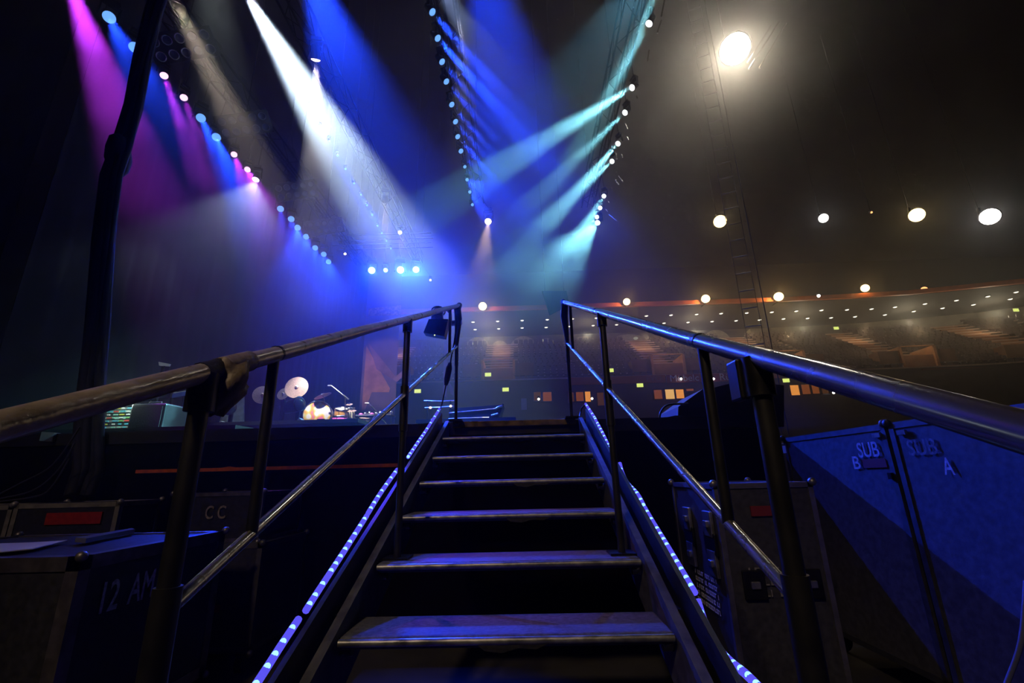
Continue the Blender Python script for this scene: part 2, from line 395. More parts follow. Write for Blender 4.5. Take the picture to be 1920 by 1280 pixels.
for n, (p, m) in enumerate(cand[:300]):
    o = seat0 if n == 0 else seat0.copy()
    if n: COL.objects.link(o)
    o.matrix_basis = m
    tag(o, 'dark folding seat in the arena seating rows beyond the steps', 'seat', 'single seats in the arena rows')
rest = MB()
for (p, m) in cand[300:]: seat_shape(rest, m)
tag(rest.build('arena_seats', seatm), 'the other dark seats of the arena rows, too many to count', 'seats', kind='stuff')
# aisles with their stair entrances
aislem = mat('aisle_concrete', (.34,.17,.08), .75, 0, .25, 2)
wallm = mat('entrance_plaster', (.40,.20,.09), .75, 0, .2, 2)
names = ['aisle stair between the two handrails, below the orange lamp', 'aisle stair just right of the right handrail post', 'aisle stair behind the first thick right post', 'aisle stair above the lit windows', 'aisle stair climbing to the upper right of the seating', 'aisle stair at the far left of the seating']
for (ax, aw), nm in zip(AISLES, names):
    # find the plan line there
    root = thing('aisle_stair', (ax, YF, ztop), 'orange lit ' + nm, 'aisle stair', group='lit aisle stairs of the seating')
    st = MB(); 
    for i in range(NR*2-8):
        a = i/(NR*2-2); t = 4-10*a; z = ztop+(zbot-ztop)*a + .09
        # plan position along the curve at x = ax
        L = offset(-t+.36)
        for k in range(len(L)-1):
            if L[k].x <= ax < L[k+1].x: break
        f = (ax-L[k].x)/(L[k+1].x-L[k].x); c = L[k].lerp(L[k+1], f); d = (L[k+1]-L[k]).normalized(); nn = Vector((-d.y,d.x,0))
        m = Matrix(((d.x,nn.x,0,c.x),(d.y,nn.y,0,c.y),(0,0,1,z),(0,0,0,1)))
        st.box((-aw*.62,-.2,-.5),(aw*.62,.2,0), m)
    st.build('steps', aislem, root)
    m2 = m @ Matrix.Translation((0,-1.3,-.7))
    point(m @ Vector((0,3.2,3.6)), (1,.66,.36), 70, .15, root)  # added light with no lamp body, brightens the steps
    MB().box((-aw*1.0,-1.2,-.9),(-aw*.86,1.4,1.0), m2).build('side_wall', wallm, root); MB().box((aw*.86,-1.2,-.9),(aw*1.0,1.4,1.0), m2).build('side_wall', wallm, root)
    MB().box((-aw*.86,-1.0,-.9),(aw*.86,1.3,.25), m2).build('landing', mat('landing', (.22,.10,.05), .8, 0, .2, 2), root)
    point(m2 @ Vector((0,-1.9,2.2)), (1,.62,.30), 90, .15, root)  # added light with no lamp body, brightens the entrance
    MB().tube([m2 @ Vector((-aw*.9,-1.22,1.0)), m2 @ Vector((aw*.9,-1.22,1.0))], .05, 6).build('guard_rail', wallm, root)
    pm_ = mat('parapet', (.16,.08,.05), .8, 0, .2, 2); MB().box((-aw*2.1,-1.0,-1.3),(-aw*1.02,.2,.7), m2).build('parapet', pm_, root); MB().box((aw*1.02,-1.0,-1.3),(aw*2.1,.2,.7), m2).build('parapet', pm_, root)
# front of the tier, suite wall, lower tier
struct('wall_tier_front', strip(7.0, 7.3, 2.2, zbot-.4), mat('tier_front', (.055,.05,.05), .8, 0, .2, 1.5))
low = MB()
zl = at_y(1300, 790, YF-8).z
for i in range(9): strip(7.4+i*.9, 8.3+i*.9, .0, max(.3, zl-i*.55), low)
struct('floor_lower_tier', low, concrete)
# suite windows (lit) on the tier front
pane_o = emit('pane_orange', (1.0,.36,.06), .75); pane_y = emit('pane_yellow', (1.0,.55,.16), .75); pane_d = emit('pane_dim', (.35,.09,.02), .45); pane_dd = emit('pane_dark', (.10,.035,.012), .5)
YW = YF-7.35
def window(x0, x1, y0, y1, pm, label):
    c = at_y((x0+x1)/2, (y0+y1)/2, YW); a = at_y(x0, (y0+y1)/2, YW); b = at_y(x1, (y0+y1)/2, YW); u = at_y((x0+x1)/2, y0, YW); l = at_y((x0+x1)/2, y1, YW)
    w2 = (b.x-a.x)/2; h2 = (u.z-l.z)/2
    r = thing('suite_window', c, label, 'window', group='lit suite windows under the seating')
    MB().box((c.x-w2, YW-.02, c.z-h2),(c.x+w2, YW+.02, c.z+h2)).build('pane', pm, r)
    t = .09; f = MB()
    f.box((c.x-w2-t,YW-.12,c.z-h2-t),(c.x-w2,YW+.05,c.z+h2+t)).box((c.x+w2,YW-.12,c.z-h2-t),(c.x+w2+t,YW+.05,c.z+h2+t))
    f.box((c.x-w2,YW-.12,c.z-h2-t),(c.x+w2,YW+.05,c.z-h2)).box((c.x-w2,YW-.12,c.z+h2),(c.x+w2,YW+.05,c.z+h2+t))
    f.build('window_frame', blackm, r)
for a in ((1001,1014,735,751,pane_dd,'dark suite window at the left end of the first lit row'),(1018,1034,735,752,pane_d,'dim suite window left of the right handrail post'),
          (1066,1076,736,753,pane_dd,'narrow dim suite window just behind the end post'),(1080,1094,735,752,pane_d,'dim orange suite window beside the bright one at the rope light'),(1097,1107,734,753,pane_o,'bright orange suite window above the right rope light'),
          (1120,1132,736,760,pane_dd,'dark orange suite window left of the second right post'),
          (1226,1241,731,748,pane_d,'dim yellow suite window left of the brightest yellow one'),(1247,1264,730,748,pane_y,'brightest yellow suite window above the loose cables'),(1267,1282,730,747,pane_o,'amber suite window right of the brightest yellow one'),(1286,1300,729,733,pane_d,'thin dim suite window end strip above the slanted console'),
          (1481,1498,722,741,pane_o,'brightest orange suite window under the right handrail'),(1502,1518,721,739,pane_d,'second orange suite window under the right handrail'),(1521,1535,720,738,pane_d,'third orange suite window under the right handrail'),(1539,1552,720,738,pane_dd,'fourth suite window, almost dark, under the right handrail'),
          (1574,1586,719,737,pane_d,'brown suite window after the gap under the right handrail'),(1590,1605,719,737,pane_dd,'dark suite window second after the gap'),(1609,1624,718,736,pane_dd,'dark suite window at the right end of the row')):
    window(*a)
tv = at_y(1563-0, 735, YW-.2)
# banners
def board(x0, x1, y0, y1, dy, m, label, words=None, wm=None, off=0):
    Y = YF-7.6
    a = at_y(x0, y0, Y); b = at_y(x1, y0+dy, Y); c = at_y(x0, y1, Y)
    z1 = (a.z+b.z)/2; z0 = z1-(a.z-c.z)
    r = thing('advertising_board', (a.x, Y, z0), label, 'advertising board', group='advertising boards along the seating front')
    MB().box((a.x, Y, z0),(b.x, Y+.12, z1)).build('panel', m, r)
    for (wx, body, size) in words or ():
        p = at_y(wx, y0+dy*(wx-x0)/(x1-x0)+.5*(y1-y0), Y)
        text('lettering', body, wm, r, frame((p.x, Y-.02, (z0+z1)/2), (1,0,0), (0,0,1)), (z1-z0)*size, .01, 1.05)
orb = mat('board_orange', (.50,.10,.02), .6, 0, .1, 1); rdb = mat('board_red', (.30,.035,.02), .6, 0, .1, 1)
letm = mat('board_letters', (.75,.72,.70), .5); letd = mat('board_letters_dim', (.42,.16,.08), .5)
board(1066,1247,706,720,-2,orb,'long orange board with faint dark lettering behind the right posts',[(1226,'EVO',1.0)],letd)
board(1249,1388,702,717,-3,rdb,'dark red board with large white lettering right of the orange one',[(1283,'Möbelc',1.15),(1366,'Rüdi',1.2)],letm)
board(1434,1460,695,709,-1,orb,'short orange board right of the thick right post')
board(1518,1560,700,711,-1,mat('board_brown',(.20,.04,.02),.6),'small brown board above the lit windows')
board(1730,1850,691,703,-4,mat('board_maroon',(.12,.02,.015),.6),'dull maroon board under the right end of the seating')
# exit signs
exitm = emit('exit_sign_glow', (.85,1.0,.22), 1.0)
for (x, y, Y, nm) in ((783,733,YF-9,'left of the end post on the far wall'),(948,730,YF-9,'in the middle between the handrails'),(915,702,YF-8.2,'under the first aisle entrance'),(1200,722,YF-8,'under the orange advertising board'),
                      (1144.5,694,YF-8.2,'beside the second right post'),(1474,713,YF-8,'left of the brightest orange windows'),(1568,615,YF+3,'on the concourse right of centre'),(1905,581,YF-1,'at the far right of the concourse')):
    c = at_y(x, y, Y); r = thing('exit_sign', c, 'small yellow green glowing sign ' + nm, 'sign', group='glowing exit signs in the arena')
    MB().box((c.x-.26,Y-.03,c.z-.15),(c.x+.26,Y+.03,c.z+.15)).build('face', exitm, r)
    MB().box((c.x-.29,Y+.03,c.z-.18),(c.x+.29,Y+.12,c.z+.18)).build('housing', blackm, r)
# white pin lamps in the suites
pin = emit('pin_white', (1,.95,.9), 4)
for (x, y, nm) in ((1277,710,'left of the pair over the red board'),(1338,710,'right of the pair over the red board'),(1010,748,'in the dim suite window'),(1110,747,'right of the bright orange window'),(1563,736,'in the dark gap of the window row')):
    c = at_y(x, y, YW-.6); r = thing('pin_lamp', c, 'tiny white lamp ' + nm, 'lamp', group='tiny white lamps at the seating front')
    MB().sphere(c, .10, 6).build('bulb', pin, r); MB().lathe([(.13,.12),(.13,.25),(.02,.27)], 10, Matrix.Translation(c)).build('socket', blackm, r)
# grey door
c0 = at_y(977,747,YW); c1 = at_y(988,768,YW)
r = thing('door', (c0.x, YW, c1.z), 'pale grey door on the dark wall below the seating', 'door'); r['kind'] = 'structure'
MB().box((c0.x,YW-.05,c1.z),(c1.x,YW+.02,c0.z)).build('leaf', mat('door_grey',(.30,.31,.33),.6,0,.15,2), r)
MB().box((c0.x-.06,YW-.02,c1.z),(c0.x,YW+.05,c0.z+.06)).box((c1.x,YW-.02,c1.z),(c1.x+.06,YW+.05,c0.z+.06)).build('door_frame', blackm, r)
# concourse downlights
dl = emit('downlight_glow', (1.0,.92,.72), 2.2); zs = zf-.27
up = [(887,603),(933,601.5),(979,600),(1026,598.5),(1073,597),(1118,595.5),(1165,594),(1212,591.5),(1258,590),(1306,588.5),(1352,587),(1400,586),(1447,584.5),(1493,582.5),(1540,581),(1588,580),(1634,578.5),(1678,575),(1734,569),(1793,562.5),(1852,555),(1905,547)]
lo_ = [(891,617),(935,615.5),(979,614),(1024,613),(1068,611),(1112,609.5),(1156,608),(1201,606.5),(1245,605),(1290,603.5),(1335,602),(1380,600.5),(1424,599),(1469,597),(1514,596),(1558,595),(1603,593),(1659,589.5),(1713,583),(1767,577),(1825,570.5),(1894,560)]
dlm = None
for row, nm in ((up,'upper'),(lo_,'lower')):
    for i, (x, y) in enumerate(row):
        c = at_z(x, y, zs)
        lab = 'round ceiling downlight %s from the left in the %s concourse row' % (ORD[i], nm)
        r = thing('downlight', c, lab, 'downlight', group='ceiling downlights of the concourse, %s row' % nm)
        if dlm is None:
            dlm = MB().lathe([(.001,-.10),(.12,-.09),(.19,-.05),(.20,-.005)], 12).build('diffuser', dl, r, True); dlr = MB().lathe([(.20,-.05),(.24,-.05),(.25,.0),(.2,.0)], 12).build('rim', blackm, r, True)
        else: child(dlm, r); child(dlr, r)
for (x, y) in ((915,610),(1100,605),(1300,598),(1500,590),(1700,580),(1860,566)):
    c = at_z(x, y, zs); point(c-Vector((0,0,1.6)), (1.0,.88,.6), 240, .3)
# arches on the concourse wall
archm = mat('arch_plaster', (.42,.37,.24), .8, 0, .2, 3)
Yc = YF+8.9
for (x, y, w2, nm) in ((895,640,22,'leftmost, beside the end post'),(937,640,15,'above the first aisle'),(982,640,25,'in the middle between the handrails'),(1025,640,20,'left of the right end post'),(1095,640,30,'behind the right end posts'),(1180,636,40,'right of the second right post'),
                       (1345,628,25,'first right of the thin right post'),(1420,622,22,'over the shiny right rail'),(1470,620,22,'second over the shiny right rail'),(1520,618,25,'third over the shiny right rail'),(1600,612,20,'right of the glowing sign'),(1657,606,28,'left of the orange aisle'),(1740,600,30,'above the orange aisle')):
    c = at_y(x, y+12, Yc); w = w2/850*(Yc+1.5)*1.05; hh = w*.95 if w < 1.6 else 1.5
    pts = [Vector((c.x+w*math.cos(a), Yc, c.z+hh*math.sin(a))) for a in [math.pi*k/14 for k in range(15)]]
    tag(MB().prism(pts, (0,.25,0)).build('wall_arch', archm), 'pale arched recess on the concourse wall, ' + nm, 'arch', 'arched recesses of the concourse wall')
# wall lamps hanging under arches
wl = emit('wall_lamp_glow', (.8,.75,.5), .35)
for (x, y, nm) in ((888,644,'beside the left end post'),(1016,638,'left of the right end post'),(1192,634,'right of the second right post'),(1601,620,'right of the glowing sign'),(1818,600,'at the far right')):
    c = at_y(x, y, YF+7.5); tag(MB().sphere(c, .28, 8, (1,1,.6)).build('wall_lamp', wl), 'dim round wall lamp on the concourse, ' + nm, 'lamp', 'dim round lamps of the concourse')
# lamps on the orange band and in the roof
FK = 0.05
sod = emit('sodium_glow', (1.0,.72,.30), 7); sodw = emit('flood_white', (1,.95,.9), 7); sodr = emit('sodium_red', (1,.35,.12), 3)
GB = 'sodium lamps above the orange band'; GR = 'roof lamps above the arena'
def flood(c, r_, em, label, power, col, group=None, name='flood_lamp', throw=None):
    r = thing(name, c, label, 'flood lamp', group=group)
    aim = (CAM-c).normalized(); x = aim.cross(Vector((0,0,1))).normalized(); m = frame(c, x, aim.cross(x) if True else x)
    if m.col[2].xyz.dot(aim) < 0: m = frame(c, x, x.cross(aim))
    s = -1 if m.col[2].xyz.dot(aim) < 0 else 1
    MB().lathe([(.001,s*.30*r_),(.55*r_,s*.26*r_),(.9*r_,s*.12*r_),(r_,0)], 16, m).build('glass', em, r)
    MB().lathe([(r_,s*.02),(r_*1.12,0),(r_*1.0,-s*r_*.6),(r_*.5,-s*r_*1.3),(.001,-s*r_*1.35)], 16, m).build('reflector', blackm, r)
    MB().box((c.x-.06,c.y-.06+r_,c.z),(c.x+.06,c.y+.06+r_,c.z+r_*1.9)).build('bracket', blackm, r)
    if group == GR: MB().tube([(c.x,c.y+r_,c.z+r_*1.8),(c.x,c.y+r_,29.985)], .015, 6).build('drop_rod', blackm, r)
    else: MB().box((c.x-.04,c.y+r_*.3,c.z-r_*1.1),(c.x+.04,c.y+r_+.9,c.z-r_*.9)).build('stay', blackm, r)
    if power:
        if throw is not None:
            spot(c + aim*(r_*.7+.1), c + Vector(throw), col, power*FK*.4, 120, .9, r_*.5, r)
            power *= .9
        ld = bpy.data.lights.new('glow', 'POINT'); ld.color = col; ld.energy = power*FK; ld.shadow_soft_size = r_*.5
        o = bpy.data.objects.new('glow', ld); COL.objects.link(o); o.parent = r; o.location = aim*(r_*.7+.1)
    return r
for (x, y, em, rr, pw, nm) in ((905,574,sod,.42,4500,'straight above the first aisle stair'),(1175,565.5,sod,.36,4500,'above the right handrail end'),(1323,560,sod,.42,4500,'third from the left'),(1460,556,sod,.45,4500,'fourth from the left'),(1622,540,sod,.38,1200,'raised above the band on the right'),(1535,554.5,sodw,.15,0,'small and white on the band'),(1733,543,sodr,.3,500,'red at the right of the band')):
    p = at_y(x, y, YF-.9); flood(p, rr, em, 'sodium lamp ' + nm if em is not sodr else 'red lamp at the right of the orange band', pw, (1,.55,.18), GB)
BIGF = flood(at_d(1378,92,20), .48, emit('big_flood', (1,.93,.78), 40), 'biggest dazzling warm flood lamp high in the roof', 2600, (1,.82,.55), GR, throw=(4,-2,-6))
for (x, y, em, rr, pw, c, nm) in ((1350,415,sod,.42,900,(1,.7,.3),'yellow roof lamp below the rope ladder'),(1544,409,sodw,.27,500,(1,.95,.95),'small white roof lamp between the two yellow ones'),(1719,403,sod,.38,800,(1,.7,.3),'yellow roof lamp on the right of the roof row'),(1856,406,sodw,.42,1200,(1,.93,.85),'white roof lamp at the right edge of the roof row'),(1634,398,sodr,.06,0,(1,.4,.2),'tiny red roof lamp in the dark')):
    flood(at_d(x, y, 36), rr, em, nm, pw, c, GR)

# ---------------------------------------------------------------- stage
SL = RISE/RUN
ZD = ZN + 6*RISE            # stage deck height
YD = 6*RUN                  # front edge of the deck
deckm = mat('stage_black', (.012,.012,.013), .55, 0, .3, 6, .1)
XR = 1.98
struct('floor_stage', MB().box((-13,YD+.03,ZD-.10),(XR,17.5,ZD-.005)), deckm)
struct('wall_stage_front', MB().box((-13,YD+.06,0),(XR,YD+.10,ZD-.10)), darkcloth)
struct('wall_stage_side', MB().box((XR-.04,YD+.1,0),(XR,17.5,ZD-.10)), darkcloth)
tp = MB(); za = at_y(260,884,YD+.05).z
tp.prism([(at_y(255,884,YD+.05).x,YD+.045,za-.012),(at_y(745,879,YD+.05).x,YD+.045,za-.012),(at_y(745,879,YD+.05).x,YD+.045,za+.014),(at_y(430,877,YD+.05).x+.05,YD+.045,za+.014),(at_y(430,877,YD+.05).x,YD+.045,za+.022),(at_y(430,877,YD+.05).x-.06,YD+.045,za+.014),(at_y(255,884,YD+.05).x,YD+.045,za+.014)], (0,.015,0))
tag(tp.build('marking_tape', mat('orange_tape', (.75,.13,.02), .6, 0, .2, 20)), 'long strip of orange red tape along the black stage front', 'tape')
# back cloth on the left, far patterned cloth
clothblue = mat('back_cloth', (.004,.0045,.006), 1, 0, .08, .6)
def pleated(p0, p1, z0, z1, n, amp, m, name):
    p0 = Vector(p0); p1 = Vector(p1); d = (p1-p0); nrm = Vector((-d.y, d.x, 0)).normalized(); mb = MB(); vs = []; fs = []
    for i in range(n+1):
        q = p0 + d*(i/n) + nrm*amp*math.sin(i*1.9)
        vs += [(q.x,q.y,z0),(q.x,q.y,z1),(q.x-nrm.x*.02,q.y-nrm.y*.02,z1),(q.x-nrm.x*.02,q.y-nrm.y*.02,z0)]
    for i in range(n):
        a = i*4; b = a+4
        for k in range(4): fs.append((a+k, b+k, b+(k+1)%4, a+(k+1)%4))
    mb.add(vs, fs, True); return mb.build(name, m)
XC = -8.6
yc = at_x(688, 700, XC).y
tag(pleated((XC,5.5,0),(XC,yc,0), ZD-.1, 13.5, 90, .05, clothblue, 'back_cloth'), 'tall blue lit cloth closing the left side of the stage', 'stage cloth')
tag(pleated((-10.5,-3,0),(-9.2,5.6,0), 0, 14, 60, .06, darkcloth, 'black_drape'), 'black drape in the dark left wing beside the blue cloth', 'stage drape')
r = thing('scenic_cloth', (at_y(690,700,22).x, 22, ZD), 'pale scenic cloth with angular shapes hanging beside the blue cloth', 'stage cloth')
a = at_y(690,540,22); b = at_y(752,540,22); c = at_y(684,775,22)
MB().box((a.x,22,ZD),(b.x,22.03,a.z+1.5)).build('cloth', mat('scenic_ground', (.22,.18,.26), .9, 0, .2, .8), r)
sh = mat('scenic_shape', (.62,.34,.22), .9, 0, .25, 1.5); sh2 = mat('scenic_shape_dim', (.36,.22,.24), .9, 0, .25, 1.5)
def shape(pts, m, nm, dy=0):
    MB().prism([at_y(x, y, 21.97-dy) for (x, y) in pts], (0,.02,0)).build(nm, m, r)
shape([(687,648),(731,728),(729,735),(697,735),(684,768),(678,770)], sh, 'triangle_shape')
shape([(690,642),(742,706),(757,692),(757,704),(744,716),(706,692),(700,672)], sh2, 'star_shape', .03)
shape([(691,578),(752,572),(752,590),(691,592)], mat('fringe', (.75,.36,.16), .8, 0, .6, 9), 'fringe', .03)
pk = mat('pink_drape', (.62,.30,.40), .9, 0, .2, 2)
for q, nm in (([(833,604),(840,604),(838,745),(831,742)],'left'),([(842,716),(850,728),(850,740),(844,738)],'right')):
    tag(MB().prism([at_y(x, y, 20) for x, y in q], (0,.05,0)).build('drape_strip', pk), 'narrow pinkish hanging strip %s of the cable hung beside the end post' % ('further left' if nm == 'left' else 'just right'), 'stage drape', 'narrow pink drape strips')
# hanging banner at the right end post
hb = [(1017,545),(1031,591),(1068,572),(1062,545)]
hbo = tag(MB().prism([at_d(x, y, 17) for x, y in hb], FWD*.25).build('hanging_banner', mat('banner_grey', (.008,.009,.01), .8, 0, .2, 2)), 'dark hanging banner corner left of the right end post', 'banner')
for q in ((1022,546),(1058,546)):
    p = at_d(*q, 17)+FWD*.1; MB().tube([p, Vector((p.x,p.y,29.985))], .01, 6).build('suspension_wire', blackm, hbo)
# risers
riser = mat('riser_black', (.014,.014,.015), .6, 0, .3, 6)
def riser_thing(lo, hi, label):
    c = ((lo[0]+hi[0])/2, lo[1], lo[2]); t = thing('stage_riser', c, label, 'stage riser', group='black risers on the stage')
    MB().box((lo[0],lo[1],hi[2]-.06), hi).build('deck', deckm, t)
    MB().box((lo[0]+.03,lo[1]+.03,lo[2]),(hi[0]-.03,hi[1]-.03,hi[2]-.06)).build('skirt', darkcloth, t)
zr = at_y(640, 803, 10.0).z - .02
riser_thing((-6.9,9.2,ZD-.004),(-1.8,12.2,zr), 'black riser carrying the drum kit')
zr2 = at_y(480, 797, 6.5).z - .02
riser_thing((-6.4,5.8,ZD-.004),(-2.6,7.4,zr2), 'black riser in front of the drum kit carrying the floor lamps')
zr3 = at_y(860, 791, 6.8).z - .01
riser_thing((-1.75,6.2,ZD-.004),(-.05,7.8,zr3), 'black riser carrying the long keyboard case')
zr4 = at_y(220, 815, 4.4).z - .01
riser_thing((-6.6,3.6,ZD-.004),(-3.2,5.2,zr4), 'low black riser carrying the electronics rack on the left')

# ---------------------------------------------------------------- stairs
def inc(y, h): return ZN + SL*y + h           # height above the nosing line
st = thing('stage_stairs', (0, 0, 0), 'steep black steps with worn metal treads leading up onto the stage', 'stairs')
W2 = .5
for i in range(-4, 7):
    y = i*RUN; z = ZN + i*RISE
    if z < .02: continue
    if i == 6:
        MB().bevbox((-W2+.02,y-.01,z-.045),(W2-.02,y+.10,z), .006).build('landing_edge', mat('worn_yellow', (.30,.19,.05), .6, .1, .6, 12, .2), st)
        continue
    t = MB(); t.bevbox((-W2+.004,y,z-.034),(W2-.004,y+.215,z), .008)
    o = t.build('tread', grip, st)
    MB().tube([(-W2+.006,y-.004,z-.014),(W2-.006,y-.004,z-.014)], .011, 8).build('nosing', mat('nosing_steel', (.34,.34,.35), .42, .8, .4, 25, .2), o)
    # torn tape hanging from the nosing
    if i in (0, 2, 3):
        a = -.08+.03*i
        MB().prism([(a,y-.016,z-.022),(a+.2,y-.016,z-.022),(a+.17,y-.016,z-.034),(a+.12,y-.016,z-.03),(a+.07,y-.016,z-.042),(a+.02,y-.016,z-.036)], (0,.003,0)).build('torn_tape', duct, o)
    for s in (-1, 1):
        MB().tube([(s*(W2-.03),y+.05,z-.05),(s*(W2+.012),y+.05,z-.05)], .016, 8).build('bolt', steel, st)
strm = mat('stringer_paint', (.10,.10,.11), .5, .2, .4, 20, .15)
def bar(x0, x1, y0, y1, h0, h1, m, name):
    MB().hexa([(x0,y0,inc(y0,h0)),(x1,y0,inc(y0,h0)),(x1,y1,inc(y1,h0)),(x0,y1,inc(y1,h0)),(x0,y0,inc(y0,h1)),(x1,y0,inc(y0,h1)),(x1,y1,inc(y1,h1)),(x0,y1,inc(y1,h1))]).build(name, m, st)
for s in (-1, 1):
    x0, x1 = (W2+.003, W2+.032) if s > 0 else (-W2-.032, -W2-.003)
    bar(x0, x1, -1.30, YD-.02, -.20, .015, strm, 'stringer')
    x0, x1 = (W2+.055, W2+.072) if s > 0 else (-W2-.072, -W2-.055)
    bar(x0, x1, -.95, YD-.04, -.14, .085, black, 'side_panel')
    for y in (-.7, .1, .9, 1.7):
        MB().box((min(x0, s*(W2+.032)),y,inc(y,-.03)-.02),(max(x0, s*(W2+.032)),y+.05,inc(y,-.03)+.02)).build('bracket', blackm, st)

# ---------------------------------------------------------------- handrails
HX, HT, HM = .445, .972, .622
def handrail(s, label):
    x = s*HX
    ys = (-.82, .43, 1.97)                  # main posts
    root = thing('handrail', (x, .43, inc(.43, 0)), label, 'handrail', group='handrails of the stage steps')
    y0, y1 = (-1.42, 2.12)
    def jit(n, a): return [Vector((x + a*math.sin(k*1.7), y0+(y1-y0)*k/n, inc(y0+(y1-y0)*k/n, HT) + a*math.sin(k*2.3))) for k in range(n+1)]
    MB().tube(jit(8, .0015), .0165, 16).build('top_rail', taped if s < 0 else steel, root)
    # joint sleeves
    for y in (-.62, .55):
        MB().tube([(x,y,inc(y,HT)),(x,y+.006,inc(y+.006,HT))], .0173, 16).build('joint', blackm, root)
    for (a, b) in ((-.82,.43),(.43,1.97)):
        MB().tube([(x,a,inc(a,HM)),(x,b,inc(b,HM))], .0105, 14).build('mid_rail', steel, root)
    for k, y in enumerate(ys):
        zb = (ZN+RISE*math.floor((y+.001)/RUN)) if y < 1.9 else ZD
        if y < 0: zb = ZN + RISE*(-3)
        zt = inc(y, HT)-.014
        p = MB().tube([(x,y,zb),(x,y,zt)], .0146 if k < 2 else .0125, 16).build('post', black, root)
        MB().tube([(x,y,zt-.05),(x,y,zt+.012)], .0215 if k < 2 else .0165, 14).build('clamp', blackm, p)
        MB().box((x-.05,y-.04,zb-.002),(x+.05,y+.06,zb+.008)).build('foot_plate', blackm, p)
        zm = inc(y, HM)
        MB().tube([(x,y,zm-.16),(x,y,zm+.035)], .0185 if k < 2 else .015, 14).build('sleeve', black, p)
    for y in (-.625, 1.62):
        MB().tube([(x,y,inc(y,HM)),(x,y,inc(y,HT))], .0108, 12).build('baluster', black, root)
    # lower loop handle near the front
    MB().tube([(x,-.80,inc(-.80,.30)),(x,-.72,inc(-.72,.31)),(x,-.70,inc(-.70,.28)),(x,-1.0,inc(-1.0,.20))], .008, 8).build('loop', steel, root)
    MB().tube([(x,-.84,inc(-.84,.34)),(x,-1.35,inc(-1.35,.30))], .017, 10).build('lower_rail', steel, root)
    # tape round the end
    e = MB(); e.tube([(x,2.10,inc(2.10,HT)+.002),(x,1.985,inc(1.97,HT)-.02),(x-s*.012,1.965,inc(1.97,HT)-.12),(x-s*.006,1.96,inc(1.97,HT)-.24),(x,1.96,inc(1.97,HT)-.34)], [.024,.028,.03,.022,.016], 10).build('end_wrap', duct, root)
    return root
taped = mat('taped_rail', (.38,.32,.26), .30, .25, .25, 30, .25)
hl = handrail(-1, 'left handrail of the steps, wrapped in worn tan tape')
hr = handrail(1, 'right handrail of the steps, bare shiny metal')
# tape bundle on the left rail at its front post
yl = -.80; xl = -HX
MB().tube([(xl,yl-.03,inc(yl-.03,HT)),(xl,yl+.01,inc(yl+.01,HT))], .0186, 16).build('black_tape', duct, hl)
MB().tube([(xl,yl+.01,inc(yl+.01,HT)),(xl,yl+.09,inc(yl+.09,HT))], .0196, 16).build('tan_wrap', tan, hl)
bm_ = MB(); vs = []; fs = []; nn_ = 22; KK = 10
for k in range(KK):
    f = k/(KK-1); z = inc(yl+.03, HT)+.006-.088*f
    w_ = (.021+.011*math.sin(math.pi*min(1,f*1.15))) * (1 if f < .8 else 1-(f-.8)*2.2)
    for j in range(nn_):
        a_ = 2*math.pi*j/nn_; q = w_*(1+.16*math.sin(4*a_+k*.9)+.09*math.sin(9*a_-k*1.7))
        vs.append((xl+.007-.010*f+q*1.15*math.cos(a_), yl+.025+q*math.sin(a_), z+.006*math.sin(3*a_+k)))
for k in range(KK-1):
    for j in range(nn_): fs.append((k*nn_+j, k*nn_+(j+1)%nn_, (k+1)*nn_+(j+1)%nn_, (k+1)*nn_+j))
bm_.add(vs, fs, True); bm_.add(vs[-nn_:], [tuple(range(nn_))])
bm_.build('tape_bundle', tan, hl)
# clamp bits on the right rail
yr = -.80
MB().bevbox((HX-.026,yr-.01,inc(yr,HT)-.075),(HX-.010,yr+.03,inc(yr,HT)-.008), .004).build('strap', blackm, hr)

# ---------------------------------------------------------------- rope lights
rope_m = emit('rope_glow', (.12,.10,1.0), .9, True); led_m = emit('led_glow', (.16,.42,1.0), 3.2, True)
RPX = .585
def rope(s, segs, label):
    allp = [at_x(x, y, s*RPX) for sg in segs for (x, y) in sg]
    root = thing('rope_light', allp[len(allp)//2], label, 'rope light', group='blue rope lights of the steps')
    n = 0
    for sg in segs:
        pts = [at_x(x, y, s*RPX) for (x, y) in sg]
        # smooth
        sm = []
        for i in range(len(pts)-1):
            for k in range(4):
                f = k/4; a = pts[max(i-1,0)]; b = pts[i]; c = pts[i+1]; d = pts[min(i+2,len(pts)-1)]
                sm.append(.5*((2*b)+(c-a)*f+(2*a-5*b+4*c-d)*f*f+(3*b-a-3*c+d)*f**3))
        sm.append(pts[-1])
        MB().tube(sm, .0105, 8).build('tube', rope_m, root)
        acc = 0
        for i in range(len(sm)-1):
            L = (sm[i+1]-sm[i]).length; acc += L
            if acc > .036:
                acc = 0; n += 1
                if n < 99:
                    o = MB().sphere(sm[i+1]+Vector((-s*.002,-.003,.004)), .0085, 6).build('led', led_m, root)
    full = [p for sg in segs for p in [at_x(x, y, s*RPX) for (x, y) in sg]]
    return full, root
ropeL = [[(825,765),(800,805),(783,830),(765,857)],[(745,880),(715,922),(690,962)],[(688,966),(655,1018),(620,1072),(590,1118),(573,1145)],[(560,1160),(530,1205),(500,1252),(474,1292)]]
ropeR = [[(1098,757),(1115,783),(1117,788)],[(1119,791),(1130,812),(1143,840)],[(1162,868),(1167,886),(1177,906),(1195,926),(1207,948)],[(1209,952),(1222,975),(1245,1013),(1270,1055),(1303,1111)],[(1308,1124),(1316,1150),(1326,1178),(1345,1212),(1370,1240),(1397,1262),(1425,1290)]]
fl, rl = rope(-1, ropeL, 'blue rope light running up the left side of the steps')
fr, rr_ = rope(1, ropeR, 'wavy blue rope light running up the right side of the steps')
